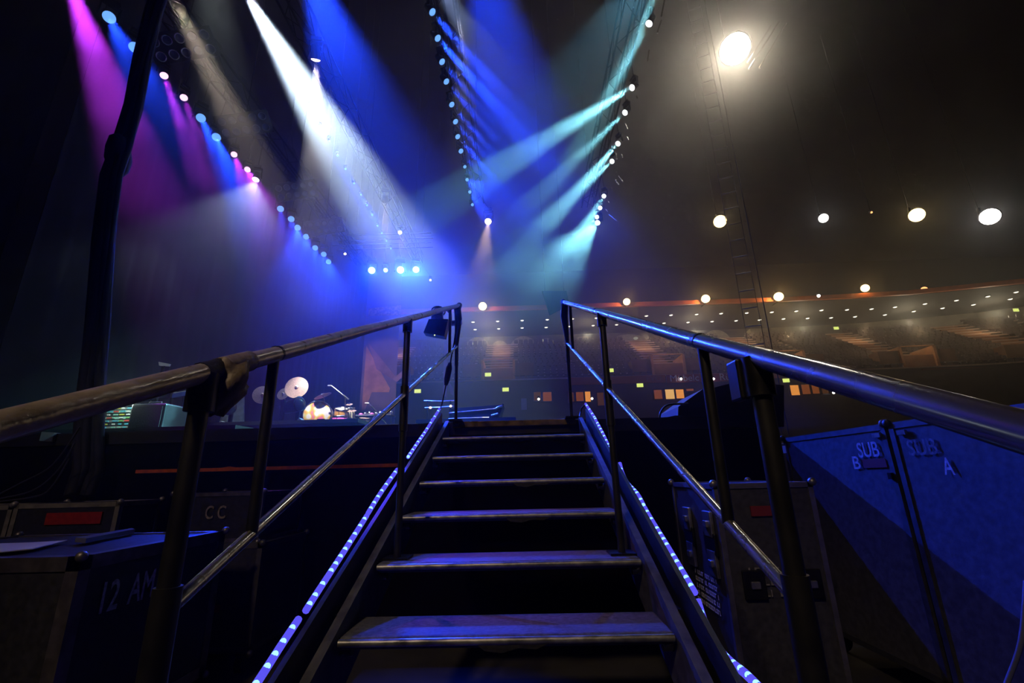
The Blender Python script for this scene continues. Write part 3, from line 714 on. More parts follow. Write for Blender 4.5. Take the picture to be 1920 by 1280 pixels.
MB().tube([at_x(1098,757,RPX), at_x(1090,766,RPX-.02), at_x(1087,782,RPX-.05)], .008, 8).build('end_lead', blackm, rr_)
MB().tube([at_x(1166,890,RPX-.02), at_x(1180,935,RPX-.02), at_x(1187,942,RPX-.02), at_x(1186,925,RPX-.015)], .002, 6).build('loose_wire', mat('wire_tan',(.5,.35,.25),.5), rr_)

# ---------------------------------------------------------------- fixture clamped to the left end post
c = at_y(822, 596, 1.98)
fx = thing('clip_spotlight', c, 'small black spotlight with barn door clamped to the left handrail end', 'spotlight')
ax = (at_y(816,625,1.9)-at_y(822,580,2.0)).normalized()
xx = ax.cross(Vector((0,1,0))).normalized(); fm = frame(at_y(821,590,1.96), xx, ax.cross(xx)); 
sg = 1 if fm.col[2].xyz.dot(ax) > 0 else -1
bodym = mat('lamp_body', (.30,.30,.32), .35, .8, .1, 10)
MB().lathe([(.001,-sg*.07),(.035,-sg*.065),(.044,-sg*.04),(.046,sg*.03),(.05,sg*.035),(.05,sg*.05),(.001,sg*.05)], 18, fm).build('barrel', bodym, fx)
MB().lathe([(.052,-sg*.045),(.06,-sg*.045),(.06,-sg*.035),(.052,-sg*.035)], 18, fm).build('ring', blackm, fx)
q = [at_y(*p, 1.93) for p in ((812,602),(832,596),(838,616),(818,630),(797,624))]
q = [at_y(804,598,1.93), at_y(840,598,1.93), at_y(833,630,1.93), at_y(794,623,1.93)]
MB().prism(q, (0,.10,0)).build('barn_door', black, fx)
MB().tube([at_y(836,578,1.97), at_y(845,588,1.97), at_y(846,605,1.97), at_y(858,606,1.97)], .009, 8).build('yoke', blackm, fx)
MB().sphere(at_y(842,583,1.95), .014, 8).build('knob', steel, fx)
MB().tube([at_y(845,606,1.97), at_y(866,604,1.97)], .022, 10).build('clamp', bodym, fx)
MB().sphere(at_y(815,628,1.90), .006, 6).build('power_led', emit('led_yellow', (.9,1,.3), 1.2), fx)
# cable with inline adapter
cb = thing('power_cable', at_y(840,690,1.9), 'thin black cable with inline adapter hanging beside the left end post', 'cable')
MB().tube([at_y(*p, 1.9) for p in ((857,600),(852,640),(846,670),(844,684))], .006, 8).build('lead', rubber, cb)
MB().tube([at_y(844,680,1.9), at_y(842,690,1.9), at_y(838,712,1.9), at_y(836,722,1.9)], [.012,.024,.022,.012], 10).build('adapter', rubber, cb)
MB().tube([at_y(*p, 1.9) for p in ((836,722),(832,742),(828,760),(826,766))], .005, 8).build('lead', rubber, cb)

# ---------------------------------------------------------------- flight cases
def case(label, m, w, d, h, pm=panelm, em=alu, t=.035, latches=(), casters=True, texts=(), tapes=(), name='flight_case', group='flight cases around the steps', lidz=None, sides=(), cornersize=.04):
    """m: world matrix of the lower front left corner, x along the front, y into the depth"""
    root = bpy.data.objects.new(name, None); COL.objects.link(root); root.matrix_basis = m; WM[root.name] = m.copy(); tag(root, label, 'flight case', group=group)
    z0 = .12 if casters else 0
    MB().bevbox((.006,.006,z0+.006),(w-.006,d-.006,h-.006), .004).build('body', pm, root, True)
    e = MB()
    for (x, y) in ((0,0),(w-t,0),(0,d-t),(w-t,d-t)): e.box((x,y,z0),(x+t,y+t,h))
    for z in (z0, h-t):
        e.box((0,0,z),(w,t,z+t)).box((0,d-t,z),(w,d,z+t)).box((0,0,z),(t,d,z+t)).box((w-t,0,z),(w,d,z+t))
    if lidz: e.box((-.003,-.003,lidz),(w+.003,d+.003,lidz+.03))
    e.build('edge_trim', em, root, True)
    for x in (0, w):
        for y in (0, d):
            for z in (z0, h):
                c = Vector((x,y,z)); MB().sphere(c, cornersize*.5, 6).build('corner_cap', em, root, True)
    for (x, z) in latches:
        l = MB().bevbox((x-.05,-.014,z-.06),(x+.05,.004,z+.06), .004).build('latch', blackm, root, True)
        MB().bevbox((x-.02,-.026,z-.015),(x+.02,-.01,z+.015), .003).build('butterfly', alu, l, True)
    for (y, z) in sides:
        l = MB().bevbox((-.014,y-.05,z-.06),(.004,y+.05,z+.06), .004).build('latch', alu, root, True)
        MB().bevbox((-.026,y-.02,z-.015),(-.01,y+.02,z+.015), .003).build('butterfly', alu, l, True)
    if casters:
        for (x, y) in ((.08,.08),(w-.08,.08),(.08,d-.08),(w-.08,d-.08)):
            k = MB().tube([(x-.02,y,.05),(x+.02,y,.05)], .05, 14).build('caster', rubber, root, True)
            MB().box((x-.03,y-.03,.09),(x+.03,y+.03,z0+.005)).build('caster_fork', steel, k, True)
    return root
def M0(x, y, z, rz=0): return Matrix.Translation((x,y,z)) @ Matrix.Rotation(rz, 4, 'Z')
chalk = mat('stencil_white', (.62,.62,.68), .7, 0, .3, 60); chalkdim = mat('stencil_grey', (.22,.21,.24), .8, 0, .4, 60)
# the two tall cases on the right, their faces towards the steps
A0 = Vector((1.875,1.74)); B0 = Vector((1.885,.815))      # far end and seam of the top edge
d = (B0-A0).normalized(); ang = math.atan2(d.y, d.x)
HS = 1.26
L1 = (B0-A0).length-.012
mB = M0(A0.x, A0.y, 0, ang)                               # x along the face towards the camera, y away to the right
cB = case('tall blue lit case lettered SUB B beside the right handrail', mB, L1, .70, HS, bluepan, mat('case_edge_dark', (.16,.16,.18), .45, .7, .2, 20), .03, group='pair of tall lettered speaker cases', lidz=None)
mA = M0(B0.x+d.x*.012, B0.y+d.y*.012, 0, ang)
cA = case('tall dark case lettered SUB A nearest on the right edge', mA, 1.25, .70, HS, bluepan, MATS['case_edge_dark'], .03, group='pair of tall lettered speaker cases')
def face_hit(px, py, m):   # where a picture point falls on the face y = 0 of a case
    inv = m.inverted(); o = inv @ CAM; dd = inv.to_3x3() @ ray(px, py); t = -o.y/dd.y; return o + dd*t
def face_text(body, x0, y0, x1, y1, m, root, tm):   # lettering filling a picture rectangle on the case face
    ym = (y0+y1)/2; a = face_hit(x0, ym, m); b = face_hit(x1, ym, m); t = face_hit((x0+x1)/2, y0, m); u = face_hit((x0+x1)/2, y1, m)
    fit_text(body, tm, root, m @ frame(((a.x+b.x)/2, -.002, (t.z+u.z)/2), (1,0,0), (0,0,1)), abs(b.x-a.x), abs(t.z-u.z))
def fit_text(body, tm, root, m, w, h, ext=.0006):
    o = text('lettering', body, tm, root, Matrix(), 1.0, 0, world=False, offset=.012)
    me = o.data; xs = [v.co.x for v in me.vertices]; ys = [v.co.y for v in me.vertices]
    cx, cy = (min(xs)+max(xs))/2, (min(ys)+max(ys))/2; sx, sy = w/(max(xs)-min(xs)), h/(max(ys)-min(ys))
    mm = WM[root.name].inverted() @ m
    for v in me.vertices: v.co = mm @ Vector(((v.co.x-cx)*sx, (v.co.y-cy)*sy, 0))
    return o
def stencil_lines(m, w, h, rows, tm, root, seed=3):      # small unreadable stencil lines
    q = random.Random(seed); mb = MB(); rh = h/rows
    for i in range(rows):
        x = -w/2+w*.1*q.random()
        while x < w/2-.004:
            l = rh*.45*(.6+q.random()*.5); z = h/2-rh*(i+.5)
            mb.box((x,z-rh*.3,0),(min(x+l*.35,w/2),z+rh*.3,.0012), m)
            if q.random() < .7: mb.box((x+l*.35,z+rh*.18,0),(min(x+l,w/2),z+rh*.3,.0012), m)
            if q.random() < .6: mb.box((x+l*.35,z-rh*.3,0),(min(x+l,w/2),z-rh*.18,.0012), m)
            x += l*1.35 + (rh*.5 if q.random() < .15 else 0)
    mb.build('stencil_lines', tm, root)
def face_box(px0, py0, px1, py1, m, root, mt, name, th=.004, y=0):
    a = face_hit(px0, py0, m); b = face_hit(px1, py1, m)
    MB().box((min(a.x,b.x),-th+y,min(a.z,b.z)),(max(a.x,b.x),.001+y,max(a.z,b.z))).build(name, mt, root, True)
face_text('SUB', 1608, 828, 1648, 857, mB, cB, chalk)
face_text('B', 1600, 855, 1613, 879, mB, cB, chalk)
face_text('SUB', 1702, 822, 1757, 853, mA, cA, chalkdim)
face_text('A', 1768, 857, 1788, 890, mA, cA, chalk)
face_box(1616,861,1664,876,mB,cB,mat('dull_red_tape',(.20,.02,.03),.6),'red_tape',.0012)
face_box(1464,836,1475,849,mB,cB,mat('label_white',(.9,.9,.92),.5),'label',.0012)
face_box(1638,813,1654,819,mB,cB,alu,'hinge',.012); face_box(1684,807,1702,814,mA,cA,alu,'hinge',.012)
face_box(1668,886,1678,898,mB,cB,blackm,'latch',.014)
# dark framed case in front of them
a = at_y(1337,907,.80); b = at_y(1523,905,.80); hc = a.z
mC = M0(a.x, .80, 0)
cC = case('dark road case with grey metal frame behind the thick right post', mC, b.x-a.x, .66, hc, mat('case_laminate_blue', (.05,.05,.065), .45, 0, .25, 40, .12), mat('case_edge_grey', (.30,.29,.31), .4, .8, .2, 20), .024, latches=((.12,.55),(b.x-a.x-.10,.55)), sides=((.12,.80),(.42,.80),(.12,.62),(.42,.62)))
W_ = b.x-a.x
MB().box((.16,-.004,hc-.15),(.30,.007,hc-.105)).build('red_tape', MATS['dull_red_tape'], cC, True)
stencil_lines(mC @ frame((.17,-.003,.56),(1,0,0),(0,0,1)), .15, .14, 3, chalkdim, cC, 5)
lm = mC @ frame((-.003,.27,.47),(0,-1,0),(0,0,1))
stencil_lines(lm, .30, .17, 5, mat('stencil_bright', (.7,.7,.75), .6), cC, 9)
for (y, z) in ((.12,.71),(.42,.71)):
    MB().bevbox((-.012,y-.07,z-.05),(.004,y+.07,z+.05), .004).build('recessed_handle', blackm, cC, True)
# left: the case marked 12 AM
x12 = -1.585; y0_, y1_ = .27, 1.12
m12 = M0(-2.75, y0_, 0)
c12 = case('black case stencilled 12 AM beside the left handrail', m12, 2.75+x12, y1_-y0_, .80, panelm, mat('case_edge_brown', (.22,.20,.21), .4, .8, .25, 20), .05, latches=((.5,.45),), lidz=None)
def hit_x(px, py): p = at_x(px, py, x12); return p
def side_text(body, x0, y0, x1, y1):
    a = hit_x(x0,(y0+y1)/2); b = hit_x(x1,(y0+y1)/2); t = hit_x((x0+x1)/2,y0); u = hit_x((x0+x1)/2,y1)
    fit_text(body, mat('stencil_lilac', (.55,.52,.62), .8, 0, .4, 60), c12, frame((x12+.002,(a.y+b.y)/2,(t.z+u.z)/2),(0,1,0),(0,0,1)), abs(a.y-b.y), abs(t.z-u.z))
side_text('12', 191, 1088, 222, 1144); side_text('AM', 243, 1072, 287, 1124)
# sheet and folder on top
pp = [at_z(x, y, .807) for (x, y) in ((-60,1042),(-60,1022),(60,1018),(126,1014),(60,1030))]
tag(MB().prism(pp, (0,0,.004)).build('paper_sheet', mat('paper', (.8,.78,.82), .6)), 'white paper sheet lying on the case marked 12 AM', 'paper')
f_ = [at_z(x, y, .806) for (x, y) in ((140,1016),(245,997),(252,999),(160,1018))]
tag(MB().prism(f_, (0,0,.02)).build('clipboard', mat('clipboard_grey', (.3,.3,.33), .3, .5)), 'grey flat board lying on the case marked 12 AM', 'clipboard')
# CC case on a lower case
a = at_y(326,925,1.45); b = at_y(495,922,1.45)
zc0 = .70
cL = case('low black case with white printed label under the CC case', M0(a.x-.1,1.40,0), b.x-a.x+.16, .58, zc0, panelm, mat('case_edge_dim', (.12,.115,.11), .5, .7, .2, 20), .03)
MB().box((.30,-.004,.42),(.46,.007,.58)).build('label', mat('label_grey',(.20,.20,.21),.7,0,.5,90), cL, True)
MB().box((.45,-.004,.33),(.53,.007,.37)).build('red_tape', redtape, cL, True)
mCC = M0(a.x,1.45,zc0)
cc = case('black case lettered CC on top of the low case', mCC, b.x-a.x, .52, a.z-zc0, panelm, MATS['case_edge_brown'], .022, casters=False)
fit_text('C C', mat('stencil_tan', (.36,.30,.24), .8, 0, .4, 60), cc, frame((at_y(404,960,1.447).x,1.447,at_y(404,960,1.447).z),(1,0,0),(0,0,1)), at_y(424,960,1.447).x-at_y(386,960,1.447).x, at_y(404,948,1.447).z-at_y(404,973,1.447).z)
# grey framed case with red label and its neighbour
a = at_y(28,945,1.62); b = at_y(222,937,1.62)
mR = M0(a.x,1.62,0, .03)
cR = case('grey framed case with big red label at the left', mR, b.x-a.x, .38, a.z, panelm, mat('case_edge_pale', (.42,.39,.38), .45, .6, .2, 20), .03)
p = at_y(84,962,1.61); q = at_y(181,982,1.61)
MB().box((p.x-a.x,-.004,q.z),(q.x-a.x,.007,p.z)).build('red_label', redtape, cR, True)
wN = 1.2
cN = case('grey framed case cut off by the left picture edge', M0(a.x-wN-.02,1.63,0), wN, .37, a.z-.005, panelm, MATS['case_edge_pale'], .03)

# ---------------------------------------------------------------- things on the stage
chrome = mat('chrome', (.75,.75,.78), .18, 1.0)
bronze = mat('cymbal_bronze', (.80,.56,.46), .45, .6, .15, 40, .1)
def stand(pts, parent, r=.012):
    return MB().tube(pts, r, 8).build('stand', chrome, parent)
def tripod(base, top, parent, spread=.25):
    mb = MB(); b = Vector(base); t = Vector(top); mb.tube([b+Vector((0,0,.05)), t], .012, 8)
    for k in range(3):
        a = k*2.094+.4; mb.tube([b+Vector((0,0,.30)), b+Vector((spread*math.cos(a),spread*math.sin(a),.01))], .009, 6)
    return mb.build('tripod', chrome, parent)
YK = 10.0
def cymbal(px, py, rpx, nrm, label, Y=YK):
    c = at_y(px, py, Y); r_ = rpx/850*((c-CAM).dot(FWD))
    t = thing('cymbal_stand', (c.x, Y+.15, zr), label, 'cymbal', group='cymbals of the drum kit')
    n = Vector(nrm).normalized(); x = n.cross(Vector((0,0,1))).normalized(); m = frame(c, x, n.cross(x))
    k_ = r_/.25; MB().lathe([(.001,.030*k_),(.035*k_,.024*k_),(.05*k_,.010*k_)], 28, m).lathe([(.05*k_,.010*k_),(r_*.6,.004*k_),(r_,-.003*k_)], 28, m).lathe([(r_,-.003*k_),(r_,-.006*k_)], 28, m).lathe([(r_,-.006*k_),(.05*k_,.006*k_)], 28, m).build('cymbal_plate', bronze, t)
    MB().sphere(c + n*.05*(r_/.25), .022, 6).build('wing_nut', chrome, t)
    tripod((c.x,Y+.15,zr),(c.x,Y+.12,c.z-.06), t); MB().tube([(c.x,Y+.12,c.z-.06), c], .010, 6).build('arm', chrome, t)
def drum(c, r_, l, axis, shellm, headm, label, name='tom_drum', legs=True):
    c = Vector(c); t = thing(name, c, label, 'drum', group='drums of the drum kit')
    ax = Vector(axis).normalized(); x = ax.cross(Vector((0,0,1)) if abs(ax.z) < .9 else Vector((1,0,0))).normalized(); m = frame(c, x, ax.cross(x))
    if m.col[2].xyz.dot(ax) < 0: m = frame(c, x, x.cross(ax))
    MB().lathe([(r_*.97,-l/2),(r_,-l/2+.01),(r_,l/2-.01),(r_*.97,l/2)], 28, m).build('shell', shellm, t)
    MB().lathe([(.001,l/2+.004),(r_*.96,l/2+.002),(r_*.97,l/2-.01)], 28, m).build('drum_head', headm, t)
    for z in (-l/2, l/2):
        MB().lathe([(r_*.98,z-.018),(r_*1.04,z-.018),(r_*1.04,z+.018),(r_*.98,z+.018),(r_*.98,z-.018)], 28, m).build('hoop', chrome, t)
    lg = MB()
    for k in range(6):
        a = k*math.pi/3; lg.tube([m @ Vector((r_*1.02*math.cos(a), r_*1.02*math.sin(a), -l/2)), m @ Vector((r_*1.02*math.cos(a), r_*1.02*math.sin(a), l/2))], .007, 6)
    lg.build('tension_rod', chrome, t)
    if legs:
        for s in (-1, 1): MB().tube([c+Vector((s*r_*.8,.05,0)), Vector((c.x+s*r_*1.0, c.y+.08, zr))], .012, 6).build('leg', chrome, t)
    return t
# head with a colourful pattern
def art_mat():
    m = mat('bass_art', (1,.9,.7), .5); nt = m.node_tree; b = nt.nodes['Principled BSDF']
    tc = nt.nodes.new('ShaderNodeTexCoord'); nz = nt.nodes.new('ShaderNodeTexNoise'); nz.inputs['Scale'].default_value = 4.5; nz.inputs['Detail'].default_value = 1
    cr = nt.nodes.new('ShaderNodeValToRGB'); e = cr.color_ramp.elements
    e[0].position = .30; e[0].color = (.9,.10,.5,1); e[1].position = .62; e[1].color = (.95,.9,.85,1)
    for p, c in ((.40,(.95,.42,.06,1)),(.47,(.95,.8,.25,1)),(.53,(1,.95,.9,1)),(.72,(.9,.85,1,1))):
        q = e.new(p); q.color = c
    nt.links.new(tc.outputs['Object'], nz.inputs['Vector']); nt.links.new(nz.outputs['Fac'], cr.inputs['Fac']); nt.links.new(cr.outputs['Color'], b.inputs['Base Color'])
    return m
art = art_mat()
c = at_y(591,777,YK); drum((c.x,c.y+.2,c.z), .34, .42, (.25,-1,.05), art, art, 'big bass drum with white, yellow and pink painted head', 'bass_drum')
c = at_y(640,776,YK-.1); drum(c, .17, .26, (.15,-.35,1), mat('yellow_shell',(.85,.42,.06),.35,0,.1,5), mat('cream_head',(.85,.8,.62),.5), 'yellow tom drum right of the bass drum')
c = at_y(654,776,YK+.2); drum(c, .15, .30, (0,-.2,1), mat('cream_shell',(.80,.75,.48),.4,0,.1,5), MATS['cream_head'], 'cream coloured tom drum behind the yellow one')
c = at_y(636,798,YK-.6); drum((c.x,c.y,zr+.13), .17, .24, (0,-.15,1), mat('pink_shell',(.95,.18,.75),.35,0,.3,9), MATS['cream_head'], 'pink floor drum below the yellow tom', 'floor_drum')
c = at_y(690,786,YK-.2); drum(c, .16, .13, (0,-.2,1), mat('silver_shell',(.6,.6,.66),.25,.8), MATS['cream_head'], 'silver snare drum near the thick left post', 'snare_drum')
cymbal(556,726,21,(.15,-1,.15),'large pinkish cymbal facing the steps above the black floor lamp')
cymbal(492,740,17,(.4,-1,.1),'half hidden pink cymbal left of the thin left post', YK+.4)
cymbal(531,738,12,(-.1,-1,.3),'pink cymbal mostly hidden behind the large pinkish one', YK+.5)
cymbal(605,742,16,(-.42,-.12,1),'thin tilted silver cymbal above the bass drum', YK)
cymbal(655,758,6,(0,-.5,1),'small silver hi-hat cymbal under the boom microphone', YK-.2)
cymbal(660,770,8,(0,-.35,1),'lower small silver cymbal under the boom microphone', YK-.3)
cymbal(686,782,12,(.1,-.3,1),'flat silver cymbal near the thick left post', YK-.4)
def mic(px0, py0, px1, py1, bx, label, Y=YK-.4):
    a = at_y(px0, py0, Y); b = at_y(px1, py1, Y); c = at_y(bx, 795, Y)
    t = thing('microphone_stand', (c.x, Y, zr), label, 'microphone', group='boom microphones at the drum kit')
    d_ = (b-a).normalized()
    MB().tube([a, a-Vector((.10,0,-.005))], [.022,.017], 8).build('microphone', mat('mic_grey',(.5,.5,.52),.4,.7), t)
    MB().tube([a, b], .012, 8).build('boom', chrome, t); MB().tube([b-d_*.18, b+d_*.02], .022, 8).build('counterweight', blackm, t)
    p = a.lerp(b, .8); tripod((c.x,Y,zr),(p.x,Y,p.z), t, .3)
mic(622,723,653,748,648,'boom microphone reaching over the drum kit')
mic(692,756,705,771,704,'short boom microphone right of the drum kit', YK-.6)
# percussion table right of the kit
c0 = at_y(672,780,YK-.3); c1 = at_y(738,775,YK-.3)
t = thing('percussion_table', ((c0.x+c1.x)/2, YK-.3, zr), 'percussion table with small silver parts behind the thick left post', 'table')
MB().box((c0.x,YK-.5,c0.z-.02),(c1.x,YK-.1,c0.z+.01)).build('tabletop', mat('table_blue',(.08,.09,.15),.5), t)
for x in (c0.x+.05, c1.x-.05): MB().tube([(x,YK-.3,c0.z),(x,YK-.3,zr)], .015, 6).build('leg', chrome, t)
for i in range(9):
    x = c0.x+.08+(c1.x-c0.x-.16)*i/8; k = i % 3
    lab = '%s small percussion piece from the left on the percussion table' % ORD[i]
    o = MB().lathe([(.001,.0),(.05,.0),(.055,.03+.02*k),(.03,.05+.03*k),(.001,.06+.03*k)], 10, Matrix.Translation((x,YK-.35+.05*k,c0.z+.012))).build('percussion_piece', chrome if k else MATS['pink_shell'])
    tag(o, lab, 'percussion', 'small percussion on the table')
# floor lamps (unlit moving heads) on the front riser
def floor_lamp(px, py, s, aim, label, Y):
    c = at_y(px, py, Y)
    moving_head(c, c+Vector(aim), label, 'black floor lamps on the stage', mat('lens_glass',(.05,.05,.06),.08,.3), BLUE, 0, 10, s=s, name='floor_spotlight', cat='stage light', flip=True)
floor_lamp(566,756,.85,(1,-.35,.15),'black floor lamp in front of the large pinkish cymbal',6.4)
floor_lamp(432,762,.85,(1,-.5,.0),'black floor lamp with ring lens right of the taped left post',6.2)
pl = mat('pale_board',(.55,.60,.60),.5,0,.1,3)
for pts, nm in (([(552,803),(560,793),(578,808),(556,808)],'under the black floor lamp left of the bass drum'),([(408,806),(412,798),(442,811),(410,811)],'under the ring lens floor lamp'),([(270,812),(271,802),(287,803),(312,814)],'at the left front edge of the stage')):
    Yw, zw = (4.6, zr4) if pts[0][0] < 300 else (6.6, zr2)
    q = [at_y(x, y-4, Yw) for x, y in pts]; dz = zw-min(v.z for v in q)
    q = [v+Vector((0,0,dz)) for v in q]
    tag(MB().prism(q, (0,.12,0)).build('wedge_board', pl), 'pale wedge shaped board ' + nm, 'board', 'pale wedge boards on the stage')
# robed stand
c = at_y(452,690,6.9); s_ = ((c-CAM).dot(FWD))/850
t = thing('robed_stand', (c.x,6.9,zr2), 'dark grey robe with white ruff draped over a stand', 'costume')
zt = c.z; hh = zt-zr2
rb = MB(); vs = []; fs = []; n = 28; prof = [(.055,zt-.22*hh),(.10,zt-.30*hh),(.12,zt-.45*hh),(.16,zt-.7*hh),(.20,zt-.9*hh),(.23,zr2+.01)]
for i, (rr, z) in enumerate(prof):
    for k in range(n):
        a = 2*math.pi*k/n; q = rr*(1+.13*math.sin(5*a+.5*i)*min(1,i/2)); vs.append((c.x+q*math.cos(a), 6.9+q*math.sin(a), z))
for i in range(len(prof)-1):
    for k in range(n): fs.append((i*n+k, i*n+(k+1)%n, (i+1)*n+(k+1)%n, (i+1)*n+k))
rb.add(vs, fs, True).build('robe', mat('robe_grey',(.16,.19,.20),.85,0,.3,8,.2), t)
rf = MB()
for k in range(10):
    a = 2*math.pi*k/10; rf.sphere((c.x+.09*math.cos(a), 6.9+.09*math.sin(a), zt-.20*hh+.02*math.sin(3*a)), .048, 6, (1,1,.8))
rf.build('ruff', mat('ruff_white',(.8,.85,.82),.7), t)
MB().tube([(c.x,6.9,zt-.25*hh),(c.x,6.9,zt-.02)], .02, 8).build('pole', chrome, t)
MB().sphere((c.x,6.9,zt-.02), .05, 8, (1.3,1,.7)).build('finial', mat('ruff_white',(.8,.85,.82),.7), t)
MB().sphere((c.x-.14,6.85,zt-.22*hh), .06, 8).build('sleeve_cuff', MATS['ruff_white'], t)
# keyboards left
def keyboard(pts, Y, dep, m, label, legz):
    a = at_y(*pts[0], Y); b = at_y(*pts[1], Y)
    t = thing('keyboard', ((a.x+b.x)/2, Y, legz), label, 'keyboard', group='keyboards at the left of the stage')
    x = (b-a); up = Vector((0,0,.07)); back = Vector((0,dep,.05))
    MB().hexa([a, b, b+back, a+back, a+up, b+up, b+back+up, a+back+up]).build('body', m, t)
    k = MB(); nk = 14
    for i in range(nk):
        p = a + x*((i+.08)/nk) + up + Vector((0,.01,.003)); q = a + x*((i+.92)/nk) + up + Vector((0,.01,.003))
        k.hexa([p, q, q+back*.45, p+back*.45, p+Vector((0,0,.012)), q+Vector((0,0,.012)), q+back*.45+Vector((0,0,.012)), p+back*.45+Vector((0,0,.012))])
    k.build('keys', mat('keys_white',(.75,.78,.8),.3), t)
    for f in (.15,.85):
        p = a+x*f+back*.5; MB().tube([p, Vector((p.x,p.y,legz))], .018, 8).build('leg', blackm, t)
keyboard(((322,746),(386,734)), 5.4, .30, mat('keyboard_blue',(.10,.16,.75),.35,.2), 'bright blue keyboard left of the taped post', ZD)
keyboard(((262,752),(318,744)), 5.5, .28, blackm, 'black keyboard further left behind the dark speaker', ZD)
# speaker box, small pieces
def speaker(px0, px1, py0, py1, Y, label, zb):
    a = at_y(px0, py0, Y); b = at_y(px1, py1, Y)
    t = thing('stage_monitor', ((a.x+b.x)/2, Y, zb), label, 'speaker', group='black speakers on the stage')
    MB().bevbox((a.x,Y,zb),(b.x,Y+.4,a.z), .02).build('cabinet', black, t)
    MB().box((a.x+.03,Y-.012,zb+.04),(b.x-.03,Y+.002,a.z-.04)).build('grille', mat('grille_black',(.02,.02,.022),.6,.4,.4,90,.3), t)
    MB().tube([((a.x+b.x)/2-.08,Y+.1,a.z),((a.x+b.x)/2-.08,Y+.1,a.z+.03),((a.x+b.x)/2+.08,Y+.1,a.z+.03),((a.x+b.x)/2+.08,Y+.1,a.z)], .01, 6).build('handle', rubber, t)
speaker(247,300,757,815,4.0,'black speaker beside the electronics rack', ZD-.004)
speaker(572,622,788,805,8.2,'black speaker box in front of the bass drum', ZD-.004)
speaker(318,352,799,815,4.6,'low dark box at the left front of the stage', ZD-.004)
# electronics rack
a = at_y(194,762,4.3); b = at_y(246,818,4.3); zb = zr4
t = thing('electronics_rack', ((a.x+b.x)/2, 4.3, zb), 'open rack full of small bright coloured electronics at the left', 'rack')
MB().box((a.x-.03,4.3,zb),(a.x,4.7,a.z+.03)).box((b.x,4.3,zb),(b.x+.03,4.7,a.z+.03)).box((a.x,4.3,a.z),(b.x,4.7,a.z+.03)).box((a.x,4.66,zb),(b.x,4.7,a.z)).build('cabinet', black, t)
pal = [mat('unit_white',(.8,.9,.86),.5), mat('unit_mint',(.35,.75,.6),.5), mat('unit_cyan',(.1,.55,.7),.4), mat('unit_yellow',(.7,.7,.1),.5), mat('unit_dark',(.03,.04,.04),.5), mat('unit_red',(.8,.08,.06),.5), mat('unit_green',(.2,.55,.15),.5)]
rows = 9
for i in range(rows):
    z1 = a.z-(a.z-zb)*i/rows-.006; z0 = a.z-(a.z-zb)*(i+1)/rows+.006
    MB().box((a.x+.004,4.36,z0),(b.x-.004,4.64,z1)).build('rack_unit', pal[4] if i % 3 == 2 else (pal[1] if i % 2 else mat('unit_steel',(.4,.45,.45),.4,.4)), t)
    for k in range(5):
        x0 = a.x+.012+(b.x-a.x-.024)*(k+R.random()*.25)/5; w_ = (b.x-a.x)*.12*(.5+R.random())
        MB().box((x0,4.345,z0+.006),(min(x0+w_,b.x-.006),4.362,z1-.006)).build('module', R.choice(pal[:4]+[pal[0],pal[6],pal[2],pal[5] if R.random() < .3 else pal[0]]), t)
# desk lamp lighting the rack
c = at_y(246,748,4.05)
t = thing('desk_lamp', (c.x,4.3,zr4), 'small work lamp shining on the electronics rack', 'lamp')
MB().prism([c+Vector(v) for v in ((-.10,-.04,0),(.10,-.04,.01),(.12,.08,.03),(-.08,.08,.02))], (0,0,.02)).build('shade', mat('shade_cream',(.8,.85,.6),.5), t)
MB().tube([c+Vector((0,.05,.02)), c+Vector((.16,.2,.05)), Vector((c.x+.2,4.35,zr4))], .008, 6).build('arm', blackm, t)
point(at_y(224,752,4.0), (.85,1,.92), 7, .04, t)
c = at_y(307,682,4.8)
t = thing('music_stand', (c.x,4.8,zr4), 'music stand holding a small white note above the left rail', 'music stand')
MB().prism([at_y(x,y,4.8) for x,y in ((297,678),(318,682),(316,686),(298,685))], (0,.03,0)).build('paper_note', mat('paper', (.8,.78,.82), .6), t)
MB().tube([c+Vector((0,.02,-.01)), Vector((c.x,4.82,zr4))], .01, 6).build('pole', blackm, t)
MB().box((c.x-.06,4.84,c.z-.12),(c.x+.06,4.86,c.z+.01)).build('desk', blackm, t)
# lit edge board of the left wing
e0 = at_z(78,809,ZD); e1 = at_z(248,829,ZD)
tag(MB().hexa([e0+Vector((0,0,-.07)), e1+Vector((0,0,-.07)), e1+Vector((.02,.08,-.07)), e0+Vector((.02,.08,-.07)), e0, e1, e1+Vector((.02,.08,0)), e0+Vector((.02,.08,0))]).build('edge_board', mat('edge_grey',(.40,.38,.36),.5,.2,.2,8)), 'long grey edge board of the left stage wing', 'board')
# long keyboard case in the middle
YP = 6.8
a = at_y(842,766,YP); b = at_y(944,758,YP); c = at_y(842,790,YP)
t = thing('keyboard_case', ((a.x+b.x)/2,YP,zr3), 'long black keyboard case with silver edges between the handrails', 'keyboard')
MB().hexa([(a.x,YP,zr3),(b.x-.12,YP,zr3),(b.x-.1,YP+.5,zr3),(a.x,YP+.5,zr3),(a.x,YP,a.z),(b.x,YP,b.z),(b.x,YP+.5,b.z),(a.x,YP+.5,a.z)]).build('body', black, t)
m_ = MB(); p = at_y(842,774,YP-.02); q = at_y(930,766,YP-.02); m_.tube([p,q], .012, 8); m_.tube([at_y(842,785.5,YP-.02), at_y(917,783,YP-.02)], .022, 8); m_.build('silver_edge', chrome, t)
MB().tube([at_y(928,767,YP-.03), at_y(934,763,YP-.03), at_y(942,761,YP-.03), at_y(943,757,YP-.03)], .02, 8).build('silver_corner', chrome, t)
MB().tube([at_y(921,779,YP-.03), at_y(927,777,YP-.03), at_y(934,775,YP-.03)], .022, 8).build('silver_corner', chrome, t)
